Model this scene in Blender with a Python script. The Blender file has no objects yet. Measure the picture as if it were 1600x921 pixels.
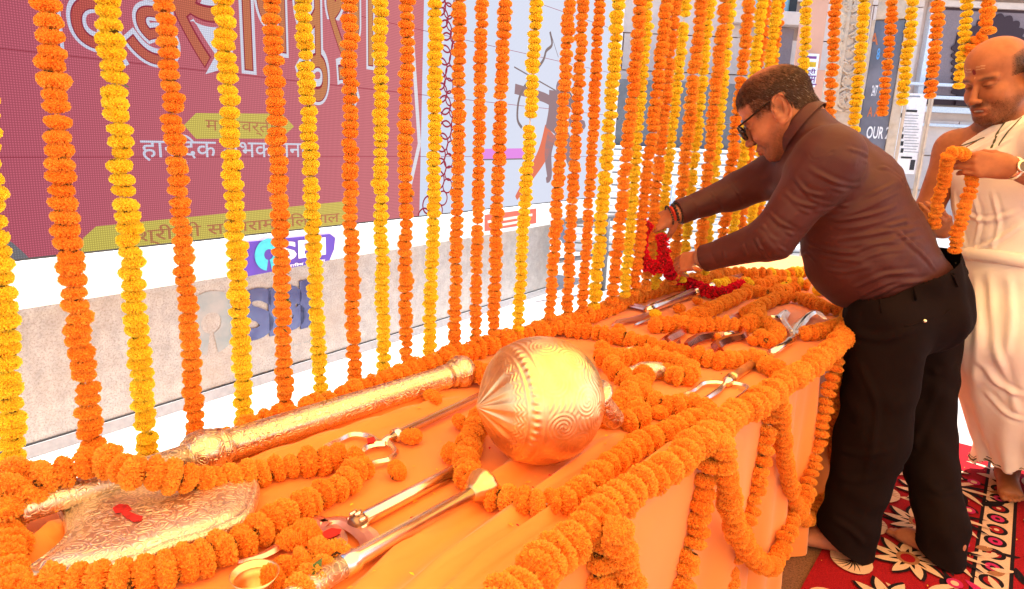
import bpy, bmesh, math, random
import numpy as np
from mathutils import Vector, Matrix, Quaternion
random.seed(7)
rng = np.random.default_rng(7)
R = math.radians
scene = bpy.context.scene
COL = scene.collection

# ------------------------------------------------------------------ camera
H = 1.28            # camera height above the ground
F_PX = 1062.0       # focal length in pixels of the 1600 px wide photograph
_d = np.array([600 - 800, 5000 - 460.5, F_PX]); _d /= np.linalg.norm(_d)
_up = -_d
_fw = np.array([0, 0, 1.0]); _F = _fw - _up * _fw.dot(_up); _F /= np.linalg.norm(_F)
_R = np.cross(_F, _up)
if _R[0] < 0: _R = -_R
CM = np.array([_R, _F, _up])
cam_data = bpy.data.cameras.new('camera')
cam = bpy.data.objects.new('camera', cam_data); COL.objects.link(cam)
cam_data.sensor_width = 36; cam_data.lens = F_PX / 1600 * 36
cam_data.clip_start = 0.02; cam_data.clip_end = 500
rm = Matrix(((CM[0][0], -CM[0][1], -CM[0][2]), (CM[1][0], -CM[1][1], -CM[1][2]), (CM[2][0], -CM[2][1], -CM[2][2])))
cam.matrix_world = Matrix.Translation((0, 0, H)) @ rm.to_4x4()
scene.camera = cam

# ------------------------------------------------------------------ light
EXPO = 1.38
SUN_EL, SUN_AZ = R(72), R(45)          # azimuth clockwise from +Y
world = bpy.data.worlds.new('World'); scene.world = world; world.use_nodes = True
wn = world.node_tree; wn.nodes.clear()
sky = wn.nodes.new('ShaderNodeTexSky'); sky.sky_type = 'NISHITA'; sky.sun_disc = False
sky.sun_elevation = SUN_EL; sky.sun_rotation = SUN_AZ
bg = wn.nodes.new('ShaderNodeBackground'); bg.inputs[1].default_value = 0.15
wo = wn.nodes.new('ShaderNodeOutputWorld')
wn.links.new(sky.outputs[0], bg.inputs[0]); wn.links.new(bg.outputs[0], wo.inputs[0])
sl = bpy.data.lights.new('sun', 'SUN'); sl.energy = 5.0; sl.angle = R(0.5); sl.color = (1, 0.95, 0.88)
sun = bpy.data.objects.new('sun', sl); COL.objects.link(sun)
sd = Vector((math.sin(SUN_AZ) * math.cos(SUN_EL), math.cos(SUN_AZ) * math.cos(SUN_EL), math.sin(SUN_EL)))
sun.rotation_euler = sd.to_track_quat('Z', 'Y').to_euler(); sun.location = (0, 0, 8)
scene.view_settings.view_transform = 'Standard'; scene.view_settings.look = 'None'
scene.view_settings.exposure = EXPO; scene.view_settings.gamma = 1
scene.render.engine = 'CYCLES'
scene.cycles.use_denoising = True
scene.cycles.max_bounces = 8; scene.cycles.diffuse_bounces = 5; scene.cycles.transmission_bounces = 6
scene.cycles.sample_clamp_indirect = 6

# ------------------------------------------------------------------ pixel rays to places in the world
def ray(px, py):
    return CM @ np.array([px - 800, py - 460.5, F_PX])
def at(px, py, z=0.0):
    r = ray(px, py); t = (z - H) / r[2]
    return Vector((r[0] * t, r[1] * t, z))
def atY(px, py, Y):
    r = ray(px, py); t = Y / r[1]
    return Vector((r[0] * t, Y, H + r[2] * t))
class Plane:                       # vertical plane through p with horizontal direction d
    def __init__(s, p, d):
        s.p = Vector((p[0], p[1], 0)); s.d = Vector((d[0], d[1], 0)).normalized()
        s.n = Vector((s.d.y, -s.d.x, 0))       # faces the camera
        if s.n.dot(-s.p) < 0: s.n = -s.n
        s.u = Vector((0, 0, 1))
    def at(s, px, py, off=0.0):
        r = Vector(ray(px, py)); o = Vector((0, 0, H))
        q = s.p + s.n * off
        t = (q - o).dot(s.n) / r.dot(s.n)
        return o + r * t
    def pt(s, a, z, off=0.0): return s.p + s.d * a + s.n * off + Vector((0, 0, z))
T = 0.69
UD = Vector((math.sin(R(36.5)), math.cos(R(36.5)), 0)); ND = Vector((UD.y, -UD.x, 0))   # along / across the table
N_NEAR, N_FAR = -0.435, -1.15
def tp(u, n, z): return UD * u + ND * n + Vector((0, 0, z))
ROW = Plane((-0.72, 1.03), (math.sin(R(41)), math.cos(R(41))))
CORNER = ROW.p + ROW.d * 2.95
ROW2 = Plane(CORNER, (ROW.d.y, -ROW.d.x))
w0, w1 = at(50, 720, 0), at(640, 530, 0)
WALL = Plane(w0, w1 - w0)
NEAR = Plane(tp(0, N_NEAR, 0), UD)

# ------------------------------------------------------------------ materials
def srgb(r, g, b):
    f = lambda c: (c / 255 / 12.92) if c / 255 <= 0.04045 else ((c / 255 + 0.055) / 1.055) ** 2.4
    return (f(r), f(g), f(b), 1)
class NT:
    def __init__(s, name):
        s.m = bpy.data.materials.new(name); s.m.use_nodes = True
        s.t = s.m.node_tree; s.t.nodes.clear()
        s.out = s.n('ShaderNodeOutputMaterial')
    def n(s, typ, **kw):
        x = s.t.nodes.new(typ)
        for k, v in kw.items():
            if hasattr(x, k): setattr(x, k, v)
        return x
    def l(s, a, b): s.t.links.new(a, b)
    def val(s, x, i, v):
        x.inputs[i].default_value = v
    def noise(s, scale, detail=4, rough=0.6, coord=None, dist=0):
        x = s.n('ShaderNodeTexNoise'); s.val(x, 'Scale', scale); s.val(x, 'Detail', detail); s.val(x, 'Roughness', rough); s.val(x, 'Distortion', dist)
        if coord is not None: s.l(coord, x.inputs['Vector'])
        return x.outputs[0]
    def obj(s): return s.n('ShaderNodeTexCoord').outputs['Object']
    def ramp(s, fac, stops):
        x = s.n('ShaderNodeValToRGB'); s.l(fac, x.inputs[0]); e = x.color_ramp.elements
        e[0].position, e[0].color = stops[0]; e[1].position, e[1].color = stops[-1]
        for p, c in stops[1:-1]:
            k = e.new(p); k.color = c
        return x.outputs[0]
    def mix(s, fac, a, b, mode='MIX'):
        x = s.n('ShaderNodeMix', data_type='RGBA', blend_type=mode)
        for sock, v in ((x.inputs[0], fac), (x.inputs[6], a), (x.inputs[7], b)):
            if isinstance(v, (tuple, float, int)): sock.default_value = v
            else: s.l(v, sock)
        return x.outputs[2]
    def math(s, op, a, b=None):
        x = s.n('ShaderNodeMath', operation=op)
        for i, v in enumerate((a, b)):
            if v is None: continue
            if isinstance(v, (float, int)): x.inputs[i].default_value = v
            else: s.l(v, x.inputs[i])
        return x.outputs[0]
    def bump(s, h, strength=0.3, dist=0.01, normal=None):
        x = s.n('ShaderNodeBump'); s.val(x, 'Strength', strength); s.val(x, 'Distance', dist); s.l(h, x.inputs['Height'])
        if normal is not None: s.l(normal, x.inputs['Normal'])
        return x.outputs[0]
    def bsdf(s, color, rough=0.6, metal=0.0, normal=None, sheen=0, spec=0.5, sub=0):
        x = s.n('ShaderNodeBsdfPrincipled')
        for sock, v in ((x.inputs['Base Color'], color), (x.inputs['Roughness'], rough)):
            if isinstance(v, (tuple, float, int)): sock.default_value = v
            else: s.l(v, sock)
        x.inputs['Metallic'].default_value = metal; x.inputs['Specular IOR Level'].default_value = spec
        if sheen: x.inputs['Sheen Weight'].default_value = sheen
        if sub:
            x.inputs['Subsurface Weight'].default_value = sub; x.inputs['Subsurface Scale'].default_value = 0.01
            x.inputs['Subsurface Radius'].default_value = (1, 0.35, 0.2)
        if normal is not None: s.l(normal, x.inputs['Normal'])
        return x
    def done(s, shader):
        s.l(shader.outputs[0], s.out.inputs['Surface']); return s.m
def plain(name, c, rough=0.6, metal=0.0, nscale=40, var=0.12, bump=0.15, bdist=0.002, spec=0.5):
    k = NT(name); o = k.obj(); nz = k.noise(nscale, 5, 0.6, o)
    dark = tuple(v * (1 - var) for v in c[:3]) + (1,); lite = tuple(min(1, v * (1 + var)) for v in c[:3]) + (1,)
    return k.done(k.bsdf(k.ramp(nz, [(0.3, dark), (0.7, lite)]), rough, metal, k.bump(nz, bump, bdist), spec=spec))
def petal_mat(name, c1, c2, cdark, trans=0.35):
    k = NT(name); o = k.obj(); oi = k.n('ShaderNodeObjectInfo')
    col = k.mix(oi.outputs['Random'], c1, c2)
    nz = k.noise(3.0, 3, 0.7, o)
    col = k.mix(k.ramp(nz, [(0.30, (1, 1, 1, 1)), (0.42, (0, 0, 0, 1))]), col, cdark)
    b = k.bsdf(col, 0.85, 0, spec=0.15)
    tr = k.n('ShaderNodeBsdfTranslucent'); k.l(col, tr.inputs[0])
    mx = k.n('ShaderNodeMixShader'); mx.inputs[0].default_value = trans
    k.l(b.outputs[0], mx.inputs[1]); k.l(tr.outputs[0], mx.inputs[2])
    return k.done(mx)
M = {}
M['orange'] = petal_mat('orange_petals', (0.95, 0.44, 0.065, 1), (0.96, 0.54, 0.10, 1), (0.88, 0.33, 0.03, 1), 0.5)
M['yellow'] = petal_mat('yellow_petals', (0.97, 0.78, 0.07, 1), (0.98, 0.87, 0.10, 1), (0.93, 0.62, 0.04, 1), 0.5)
M['red'] = petal_mat('red_petals', (0.66, 0.006, 0.02, 1), (0.80, 0.015, 0.05, 1), (0.30, 0.002, 0.006, 1), 0.2)
M['orange_core'] = plain('orange_flower_heart', (0.82, 0.24, 0.02, 1), 0.9, nscale=6, var=0.5)
M['yellow_core'] = plain('yellow_flower_heart', (0.80, 0.42, 0.02, 1), 0.9, nscale=6, var=0.5)
M['red_core'] = plain('red_flower_heart', (0.2, 0.003, 0.006, 1), 0.9, nscale=6)
M['leaf'] = plain('green_leaf', (0.06, 0.12, 0.02, 1), 0.5)
M['calyx'] = plain('dried_calyx', (0.07, 0.035, 0.01, 1), 0.8)
M['thread'] = plain('cotton_thread', (0.7, 0.6, 0.45, 1), 0.9)
def emis(c): return tuple(v / (2 ** EXPO) for v in c[:3]) + (1,)
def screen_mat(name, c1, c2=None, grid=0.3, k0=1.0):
    """LED picture: light given off by the diodes, c1 at the near end to c2 at the far end, viewing-angle falloff painted into the colour"""
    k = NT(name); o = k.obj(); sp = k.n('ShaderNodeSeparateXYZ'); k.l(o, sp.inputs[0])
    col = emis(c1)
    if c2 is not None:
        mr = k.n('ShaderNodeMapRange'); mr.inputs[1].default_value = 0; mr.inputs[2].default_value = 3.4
        k.l(sp.outputs[0], mr.inputs[0]); col = k.mix(mr.outputs[0], emis(c1), emis(c2))  # viewing-angle dimming and wash put into the emitted colour as a ramp
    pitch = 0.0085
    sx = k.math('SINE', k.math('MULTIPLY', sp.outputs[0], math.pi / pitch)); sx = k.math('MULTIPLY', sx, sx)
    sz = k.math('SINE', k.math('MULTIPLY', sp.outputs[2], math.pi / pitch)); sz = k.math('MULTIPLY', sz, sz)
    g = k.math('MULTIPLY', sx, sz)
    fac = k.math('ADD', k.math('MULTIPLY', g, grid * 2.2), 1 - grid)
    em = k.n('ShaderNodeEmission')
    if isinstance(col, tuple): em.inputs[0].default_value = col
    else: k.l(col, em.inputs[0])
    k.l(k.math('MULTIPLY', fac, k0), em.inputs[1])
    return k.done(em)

# ------------------------------------------------------------------ mesh helpers
def mesh_obj(name, verts, faces, mats, parent=None, smooth=False, fmat=None, link=True):
    me = bpy.data.meshes.new(name); me.from_pydata([tuple(v) for v in verts], [], [tuple(f) for f in faces])
    if not isinstance(mats, (list, tuple)): mats = [mats]
    for m in mats: me.materials.append(m)
    if fmat is not None: me.polygons.foreach_set('material_index', np.asarray(fmat, dtype=np.int32))
    if smooth: me.polygons.foreach_set('use_smooth', np.ones(len(me.polygons), dtype=bool))
    me.update()
    o = bpy.data.objects.new(name, me)
    if link: COL.objects.link(o)
    if parent: o.parent = parent
    return o
class MB:
    def __init__(s): s.v = []; s.f = []; s.m = []
    def add(s, vs, fs, mi=0):
        n = len(s.v); s.v += [Vector(v) for v in vs]; s.f += [tuple(i + n for i in f) for f in fs]; s.m += [mi] * len(fs)
    def box(s, c, ax, mi=0):           # c centre, ax = three half-axis vectors
        c = Vector(c); a, b, d = [Vector(q) for q in ax]
        vs = [c + a * i + b * j + d * k for i in (-1, 1) for j in (-1, 1) for k in (-1, 1)]
        s.add(vs, [(0, 1, 3, 2), (4, 6, 7, 5), (0, 4, 5, 1), (2, 3, 7, 6), (0, 2, 6, 4), (1, 5, 7, 3)], mi)
    def prism(s, pts, vec, mi=0):
        n = len(pts); vs = [Vector(p) for p in pts] + [Vector(p) + Vector(vec) for p in pts]
        s.add(vs, [tuple(range(n))[::-1], tuple(range(n, 2 * n))] + [(i, (i + 1) % n, n + (i + 1) % n, n + i) for i in range(n)], mi)
    def tube(s, pts, rad, seg=12, mi=0, cap=True, flat=None):
        pts = [Vector(p) for p in pts]; n = len(pts)
        if not hasattr(rad, '__len__'): rad = [rad] * n
        ref = None; rings = []
        for i, p in enumerate(pts):
            t = (pts[min(i + 1, n - 1)] - pts[max(i - 1, 0)]).normalized()
            if ref is None:
                ref = Vector((0, 0, 1)) if abs(t.z) < 0.9 else Vector((1, 0, 0))
            x = ref.cross(t).normalized(); y = t.cross(x); ref = y if False else ref
            if flat: y = y * flat
            rings.append([p + (x * math.cos(a) + y * math.sin(a)) * rad[i] for a in [2 * math.pi * k / seg for k in range(seg)]])
        vs = [v for r_ in rings for v in r_]; fs = []
        for i in range(n - 1):
            for k in range(seg):
                fs.append((i * seg + k, i * seg + (k + 1) % seg, (i + 1) * seg + (k + 1) % seg, (i + 1) * seg + k))
        if cap: fs += [tuple(range(seg))[::-1], tuple(range((n - 1) * seg, n * seg))]
        s.add(vs, fs, mi)
    def build(s, name, mats, parent=None, smooth=False, bevel=0):
        o = mesh_obj(name, s.v, s.f, mats, parent, smooth, s.m)
        bm = bmesh.new(); bm.from_mesh(o.data); bmesh.ops.recalc_face_normals(bm, faces=bm.faces); bm.to_mesh(o.data); bm.free()
        if bevel:
            md = o.modifiers.new('bevel', 'BEVEL'); md.width = bevel; md.segments = 2; md.limit_method = 'ANGLE'
        return o
def empty(name, loc=(0, 0, 0)):
    o = bpy.data.objects.new(name, None); COL.objects.link(o); o.location = loc; o.empty_display_size = 0.05; return o
def adopt(child, parent):            # parent while keeping world coordinates of the child's mesh
    child.parent = parent; child.matrix_parent_inverse = Matrix.Translation(-Vector(parent.location))
    return child
def attach(o, parent):               # same for an object that carries its own matrix
    mw = o.matrix_basis.copy(); o.parent = parent; o.matrix_parent_inverse = Matrix.Translation(-Vector(parent.location)); o.matrix_basis = mw
    return o
def tag(o, label=None, cat=None, group=None, kind=None):
    if label: o['label'] = label
    if cat: o['category'] = cat
    if group: o['group'] = group
    if kind: o['kind'] = kind
    return o
def sheet_obj(name, pl, polys, mats, parent=None, off=0.0, thick=0.004):
    """flat print on a vertical plane: polygons given as pixels; kept in the plane's own frame (x along, z up)"""
    mb = MB()
    for i, (pts, mi) in enumerate(polys):
        P = [pl.at(x, y, off + i * 0.0006) if not isinstance(x, Vector) else x for x, y in pts]
        mb.prism(P, -pl.n * thick, mi)
    return plane_frame(mb.build(name, mats, parent), pl)
def plane_frame(o, pl):
    mw = Matrix(((pl.d.x, -pl.n.x, 0, pl.p.x), (pl.d.y, -pl.n.y, 0, pl.p.y), (0, 0, 1, 0), (0, 0, 0, 1)))
    o.data.transform(mw.inverted()); o.matrix_basis = mw
    return o
def catmull(pts, n=12):
    P = [Vector(p) for p in pts]; out = []
    for i in range(len(P) - 1):
        p0, p1, p2, p3 = P[max(i - 1, 0)], P[i], P[i + 1], P[min(i + 2, len(P) - 1)]
        for k in range(n):
            t = k / n
            out.append(0.5 * ((2 * p1) + (p2 - p0) * t + (2 * p0 - 5 * p1 + 4 * p2 - p3) * t * t + (3 * p1 - p0 - 3 * p2 + p3) * t ** 3))
    return out + [P[-1]]
def text_mesh(s, pl, p0, p1, off, mat, name='lettering', parent=None, thick=0.0, outline=0.0, shear=0.0, reduce=False):
    """text fitted into the box whose lower-left / upper-right pixels are p0 / p1 on plane pl"""
    cu = bpy.data.curves.new(name, 'FONT'); cu.body = s; cu.size = 1; cu.extrude = thick; cu.offset = outline; cu.shear = shear
    cu.resolution_u = 4
    to = bpy.data.objects.new(name, cu); COL.objects.link(to)
    bpy.context.view_layer.update()
    me = bpy.data.meshes.new_from_object(to.evaluated_get(bpy.context.evaluated_depsgraph_get()))
    bpy.data.objects.remove(to)
    co = np.array([v.co for v in me.vertices])
    if len(co) == 0: return None
    mn, mx = co.min(0), co.max(0); mn[:2] += outline; mx[:2] -= outline
    a, b = pl.at(*p0, off), pl.at(*p1, off)
    x0, x1 = (a - pl.p).dot(pl.d), (b - pl.p).dot(pl.d)
    bl, tr = a.z, b.z
    for v in me.vertices:
        fx = (v.co.x - mn[0]) / (mx[0] - mn[0]); fy = (v.co.y - mn[1]) / (mx[1] - mn[1])
        q = Vector((x0 + (x1 - x0) * fx, -off - v.co.z, bl + (tr - bl) * fy)); v.co = q
    me.materials.append(mat)
    o = bpy.data.objects.new(name, me); COL.objects.link(o)
    if parent: o.parent = parent
    o.matrix_basis = Matrix(((pl.d.x, -pl.n.x, 0, pl.p.x), (pl.d.y, -pl.n.y, 0, pl.p.y), (0, 0, 1, 0), (0, 0, 0, 1)))
    return o
# ================================================================== SETTING
def ground_mat():
    k = NT('white_marble_paving'); o = k.obj()
    br = k.n('ShaderNodeTexBrick'); k.l(o, br.inputs['Vector']); br.offset = 0.0
    for nm, v in (('Scale', 1.0), ('Mortar Size', 0.006), ('Brick Width', 0.9), ('Row Height', 0.6)): br.inputs[nm].default_value = v
    br.inputs['Color1'].default_value = (0.33, 0.335, 0.34, 1); br.inputs['Color2'].default_value = (0.37, 0.37, 0.37, 1); br.inputs['Mortar'].default_value = (0.2, 0.18, 0.16, 1)
    c = k.mix(k.ramp(k.noise(6, 6, 0.7, o), [(0.35, (0, 0, 0, 1)), (0.75, (1, 1, 1, 1))]), br.outputs[0], (0.27, 0.27, 0.27, 1))
    return k.done(k.bsdf(c, 0.45, 0, k.bump(k.noise(60, 3, 0.6, o), 0.1, 0.002)))
g = mesh_obj('ground', [(-60, -40, 0), (60, -40, 0), (60, 90, 0), (-60, 90, 0)], [(0, 1, 2, 3)], ground_mat())
tag(g, kind='structure')
g.rotation_euler[2] = 0
# brown matting strip under the table edge
mat_coir = plain('brown_coir_matting', (0.16, 0.075, 0.035, 1), 0.95, nscale=220, var=0.6, bump=0.6)
tb = MB(); c0 = [at(1100, 960, 0), at(1262, 958, 0), at(1440, 700, 0), at(1240, 700, 0)]
c0 = [tp(0.4, N_NEAR - 0.2, 0), tp(0.4, N_NEAR + 0.33, 0), tp(3.4, N_NEAR + 0.33, 0), tp(3.4, N_NEAR - 0.2, 0)]
tb.prism([p + Vector((0, 0, 0.004)) for p in c0], (0, 0, 0.004)); mt = tb.build('floor_matting', mat_coir)
tag(mt, kind='structure')

# ------------------------------------------------------------------ carpet with woven flowers (pattern cut as woven patches)
def carpet():
    cm = {'base': plain('carpet_red_pile', (0.27, 0.008, 0.013, 1), 0.95, nscale=300, var=0.35, bump=0.6, spec=0.1),
          'cream': plain('carpet_cream_pile', (0.60, 0.40, 0.27, 1), 0.95, nscale=300, var=0.2, bump=0.6, spec=0.1),
          'black': plain('carpet_black_pile', (0.012, 0.008, 0.010, 1), 0.95, nscale=300, var=0.4, bump=0.6, spec=0.1),
          'pink': plain('carpet_magenta_pile', (0.42, 0.02, 0.10, 1), 0.95, nscale=300, var=0.3, bump=0.6, spec=0.1),
          'brown': plain('carpet_tan_pile', (0.30, 0.13, 0.06, 1), 0.95, nscale=300, var=0.3, bump=0.6, spec=0.1)}
    keys = list(cm); mb = MB(); ax = UD; bx = ND; Q = 0.44; AE = 8.0; AS = -1.2; BE = 7.4
    O = tp(0, N_NEAR + 0.10, 0)
    def P(a, b, z): return O + ax * (a * Q) + bx * (b * Q) + Vector((0, 0, z))
    mb.prism([P(AS, 0, 0.008), P(AS, BE, 0.008), P(AE, BE, 0.008), P(AE, 0, 0.008)], (0, 0, 0.006), 0)
    lv = [0.0145]
    def poly(pts, key):
        lv[0] += 0.000003; z = lv[0]; vs = [P(a, b, z) for a, b in pts]; mb.add(vs, [tuple(range(len(vs)))], keys.index(key))
    def ellipse(a, b, ra, rb, rot, key, n=20):
        c, s = math.cos(rot), math.sin(rot)
        poly([(a + ra * math.cos(t) * c - rb * math.sin(t) * s, b + ra * math.cos(t) * s + rb * math.sin(t) * c) for t in [2 * math.pi * i / n for i in range(n)]], key)
    def petal(a, b, l, w, rot, key, curve=0.0):
        pts = []; c, s = math.cos(rot), math.sin(rot)
        up, dn = [], []
        for i in range(9):
            t = i / 8; ww = w * math.sin(math.pi * t) ** 0.8; x = l * t; y = curve * l * t * t
            up.append((x, y + ww)); dn.append((x, y - ww))
        for x, y in up + dn[::-1][1:-1]: pts.append((a + x * c - y * s, b + x * s + y * c))
        poly(pts, key)
    rr = random.Random(3)
    # bands running along the carpet
    for b0, b1, key in ((0.0, 0.07, 'base'), (0.9, 0.925, 'black'), (1.12, 1.145, 'black'), (0.925, 1.12, 'cream'), (1.9, 1.925, 'black'), (1.925, 2.6, 'pink'), (2.9, 2.925, 'black'), (2.925, 3.3, 'cream'), (3.3, 3.325, 'black')):
        poly([(AS, b0 + 1e-3), (AS, b1), (AE, b1), (AE, b0 + 1e-3)], key)
    for i in range(42):
        a = -0.9 + i * 0.21; ellipse(a, 1.02, 0.085, 0.075, 0, 'black'); ellipse(a, 1.02, 0.055, 0.047, 0, 'pink' if i % 2 else 'base'); ellipse(a, 1.02, 0.02, 0.018, 0, 'black' if i % 2 else 'cream')
    def bloom(a, b, s, rot):
        for k in range(9): petal(a, b, s * 1.0, s * 0.20, rot + k * 2 * math.pi / 9, 'black', 0.25)
        for k in range(9): petal(a, b, s * 0.93, s * 0.145, rot + k * 2 * math.pi / 9 + 0.05, 'cream', 0.25)
        for k in range(9): petal(a, b, s * 0.5, s * 0.05, rot + k * 2 * math.pi / 9 + 0.1, 'black', 0.2)
        ellipse(a, b, s * 0.32, s * 0.28, 0, 'brown'); ellipse(a, b, s * 0.22, s * 0.18, 0, 'base')
    def fan(a, b, s, rot):
        ellipse(a, b, s, s * 0.82, rot, 'cream')
        for k in range(7): petal(a, b, s * 0.86, s * 0.035, rot + 2.4 + k * 0.28, 'brown', 0.5)
        for k in range(7): petal(a, b, s * 0.8, s * 0.03, rot - 0.6 + k * 0.28, 'black', 0.5)
    for i in range(430):      # loose leaves and dashes that fill the ground between the flowers
        a = -1.0 + rr.random() * 8.6; b = 0.38 + rr.random() * 2.6
        petal(a, b, 0.10 + rr.random() * 0.16, 0.012 + rr.random() * 0.035, rr.random() * 6.28, rr.choice(['black', 'black', 'cream', 'pink', 'brown', 'cream']), rr.uniform(-0.5, 0.5))
    for i in range(13):
        a = -0.6 + i * 0.62
        fan(a + 0.02, 0.20, 0.17, 0.3 * i); bloom(a + 0.32, 0.52, 0.27, 0.5 * i)
        for k in range(6): petal(a - 0.05, 0.68, 0.30, 0.028, 0.3 + k * 0.42, 'black' if k % 2 else 'cream', 0.35)
        bloom(a, 1.5, 0.30, 0.3 * i); fan(a + 0.33, 1.32, 0.13, i)
        for k in range(6): petal(a + 0.32, 1.62, 0.26, 0.03, k * 1.05, 'black' if k % 2 else 'pink', 0.4)
        ellipse(a + 0.2, 0.82, 0.06, 0.05, 0, 'pink'); ellipse(a + 0.2, 0.82, 0.03, 0.025, 0, 'cream')
        bloom(a + 0.25, 2.2, 0.24, 0.2 * i)
    o = mb.build('floral_carpet', [cm[k] for k in keys])
    tag(o, 'red, black and cream flowered carpet on the floor under the two barefoot men', 'carpet')
carpet()

# ------------------------------------------------------------------ wall with the LED screen
def stone_mat():
    k = NT('speckled_beige_granite'); o = k.obj()
    n1 = k.noise(14, 6, 0.75, o); n2 = k.noise(120, 4, 0.8, o)
    c = k.ramp(n1, [(0.3, (0.27, 0.265, 0.26, 1)), (0.5, (0.38, 0.37, 0.36, 1)), (0.7, (0.50, 0.485, 0.47, 1))])
    c = k.mix(k.ramp(n2, [(0.38, (0.75, 0.75, 0.75, 1)), (0.52, (0, 0, 0, 1))]), c, (0.20, 0.16, 0.14, 1))
    c = k.mix(k.ramp(k.noise(2.2, 5, 0.65, o), [(0.45, (0, 0, 0, 1)), (0.75, (0.5, 0.5, 0.5, 1))]), c, (0.36, 0.27, 0.20, 1))
    return k.done(k.bsdf(c, 0.28, 0, k.bump(n1, 0.08, 0.002)))
M['stone'] = stone_mat()
M['whiteframe'] = plain('white_painted_frame', (0.82, 0.82, 0.80, 1), 0.45, nscale=8, var=0.03, bump=0.03)
M['skirt'] = plain('grey_skirting_strip', (0.30, 0.30, 0.32, 1), 0.5)
M['dark'] = plain('dark_joint', (0.02, 0.02, 0.022, 1), 0.6)
wl = lambda x, y, off=0: WALL.at(x, y, off)
def wa(p): return (p - WALL.p).dot(WALL.d)
A_CORNER = wa(wl(862, 345)); A_SCREEN = wa(wl(941, 300)); A0 = -1.6
ZF0 = wl(400, 448).z; ZF1 = wl(400, 372).z          # frame bottom and screen bottom heights
ZF0 = 0.5 * (wl(30, 491).z + wl(800, 355).z); ZF1 = 0.5 * (wl(30, 416).z + wl(800, 318).z)
wall_e = tag(empty('screen_wall', WALL.p), 'long white framed wall with a lit picture screen above a beige granite base', 'screen wall')
def wall_box(name, a0, a1, z0, z1, o0, o1, mat, parent=wall_e, bevel=0):
    mb = MB(); c = WALL.pt((a0 + a1) / 2, (z0 + z1) / 2, (o0 + o1) / 2)
    mb.box(c, (WALL.d * (a1 - a0) / 2, WALL.n * (o1 - o0) / 2, Vector((0, 0, (z1 - z0) / 2))))
    o = plane_frame(mb.build(name, mat, None, bevel=bevel), WALL)
    if parent:
        attach(o, parent)
    return o
wall_box('granite_base', A0, A_CORNER, 0.0, ZF0, -0.35, 0.0, M['stone'])
mb = MB(); mb.box(WALL.pt((A0 + A_CORNER) / 2, 0.008, 0.85), (WALL.d * (A_CORNER - A0) / 2, WALL.n * 0.84, Vector((0, 0, 0.007))))
M['plinth'] = plain('white_marble_plinth', (0.70, 0.69, 0.67, 1), 0.4, nscale=3, var=0.08); tag(mb.build('white_marble_floor', M['plinth'], None, bevel=0.003), kind='structure')
wall_box('skirting', A0, A_CORNER, 0.0165, 0.065, 0.0, 0.012, M['skirt'])
wall_box('skirting_shadow_gap', A0, A_CORNER, 0.065, 0.071, 0.0, 0.006, M['dark'])
wall_box('frame', A0, A_CORNER + 0.05, ZF0, ZF1 - 0.004, -0.38, 0.03, M['whiteframe'], bevel=0.004)
wall_box('frame_joint', A0, A_SCREEN, ZF1 - 0.004, ZF1 + 0.003, -0.3, 0.005, M['dark'])
wall_box('frame', A_CORNER + 0.05, A_SCREEN + 0.12, ZF1 - 0.14, ZF1 - 0.004, -0.38, 0.028, M['whiteframe'])
wall_box('end_post', A_SCREEN + 0.012, A_SCREEN + 0.12, ZF1 - 0.004, 4.2, -0.38, 0.03, M['whiteframe'], bevel=0.004)
# screen cabinets
scr = empty('led_screen', WALL.pt(0, 0, 0)); adopt(scr, wall_e) if False else None
scr.parent = wall_e; scr.matrix_parent_inverse = Matrix.Translation(-Vector(wall_e.location))
A_SPLIT_B = wa(wl(655, 340)); A_SPLIT_T = wa(wl(668, 0))
def put(o, parent=scr):
    if o is None: return None
    attach(o, parent)
    return o
SB = lambda a, z, off: WALL.pt(a, z, off)
def spoly(name, pts, mat, lay):
    mb = MB(); off = 0.001 + 0.0012 * lay
    mb.prism([SB(a, z, off) for a, z in pts], -WALL.n * (0.0011 if lay else 0.1))
    return put(plane_frame(mb.build(name, mat), WALL))
pa = lambda x, y: (wa(wl(x, y)), wl(x, y).z)
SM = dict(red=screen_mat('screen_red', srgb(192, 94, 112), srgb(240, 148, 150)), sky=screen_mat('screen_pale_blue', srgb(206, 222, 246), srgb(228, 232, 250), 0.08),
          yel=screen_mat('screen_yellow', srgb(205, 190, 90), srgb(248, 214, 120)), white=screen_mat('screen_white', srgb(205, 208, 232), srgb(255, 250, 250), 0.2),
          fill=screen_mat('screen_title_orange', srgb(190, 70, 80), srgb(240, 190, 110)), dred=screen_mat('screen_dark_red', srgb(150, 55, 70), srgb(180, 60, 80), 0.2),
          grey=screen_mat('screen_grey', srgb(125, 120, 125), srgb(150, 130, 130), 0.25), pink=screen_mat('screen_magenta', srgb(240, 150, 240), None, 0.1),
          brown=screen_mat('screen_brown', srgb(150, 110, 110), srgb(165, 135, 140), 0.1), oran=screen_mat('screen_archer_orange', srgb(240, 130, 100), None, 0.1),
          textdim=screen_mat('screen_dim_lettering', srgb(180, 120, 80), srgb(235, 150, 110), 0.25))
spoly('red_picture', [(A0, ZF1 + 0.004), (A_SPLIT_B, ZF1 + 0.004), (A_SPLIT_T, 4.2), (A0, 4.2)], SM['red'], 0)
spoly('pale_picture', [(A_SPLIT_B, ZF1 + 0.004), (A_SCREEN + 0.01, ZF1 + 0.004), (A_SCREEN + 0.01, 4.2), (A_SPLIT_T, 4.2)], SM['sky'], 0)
wall_box('screen_back', A0, A_SCREEN + 0.01, ZF1 + 0.004, 4.2, -0.36, -0.101, M['dark'])
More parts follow.
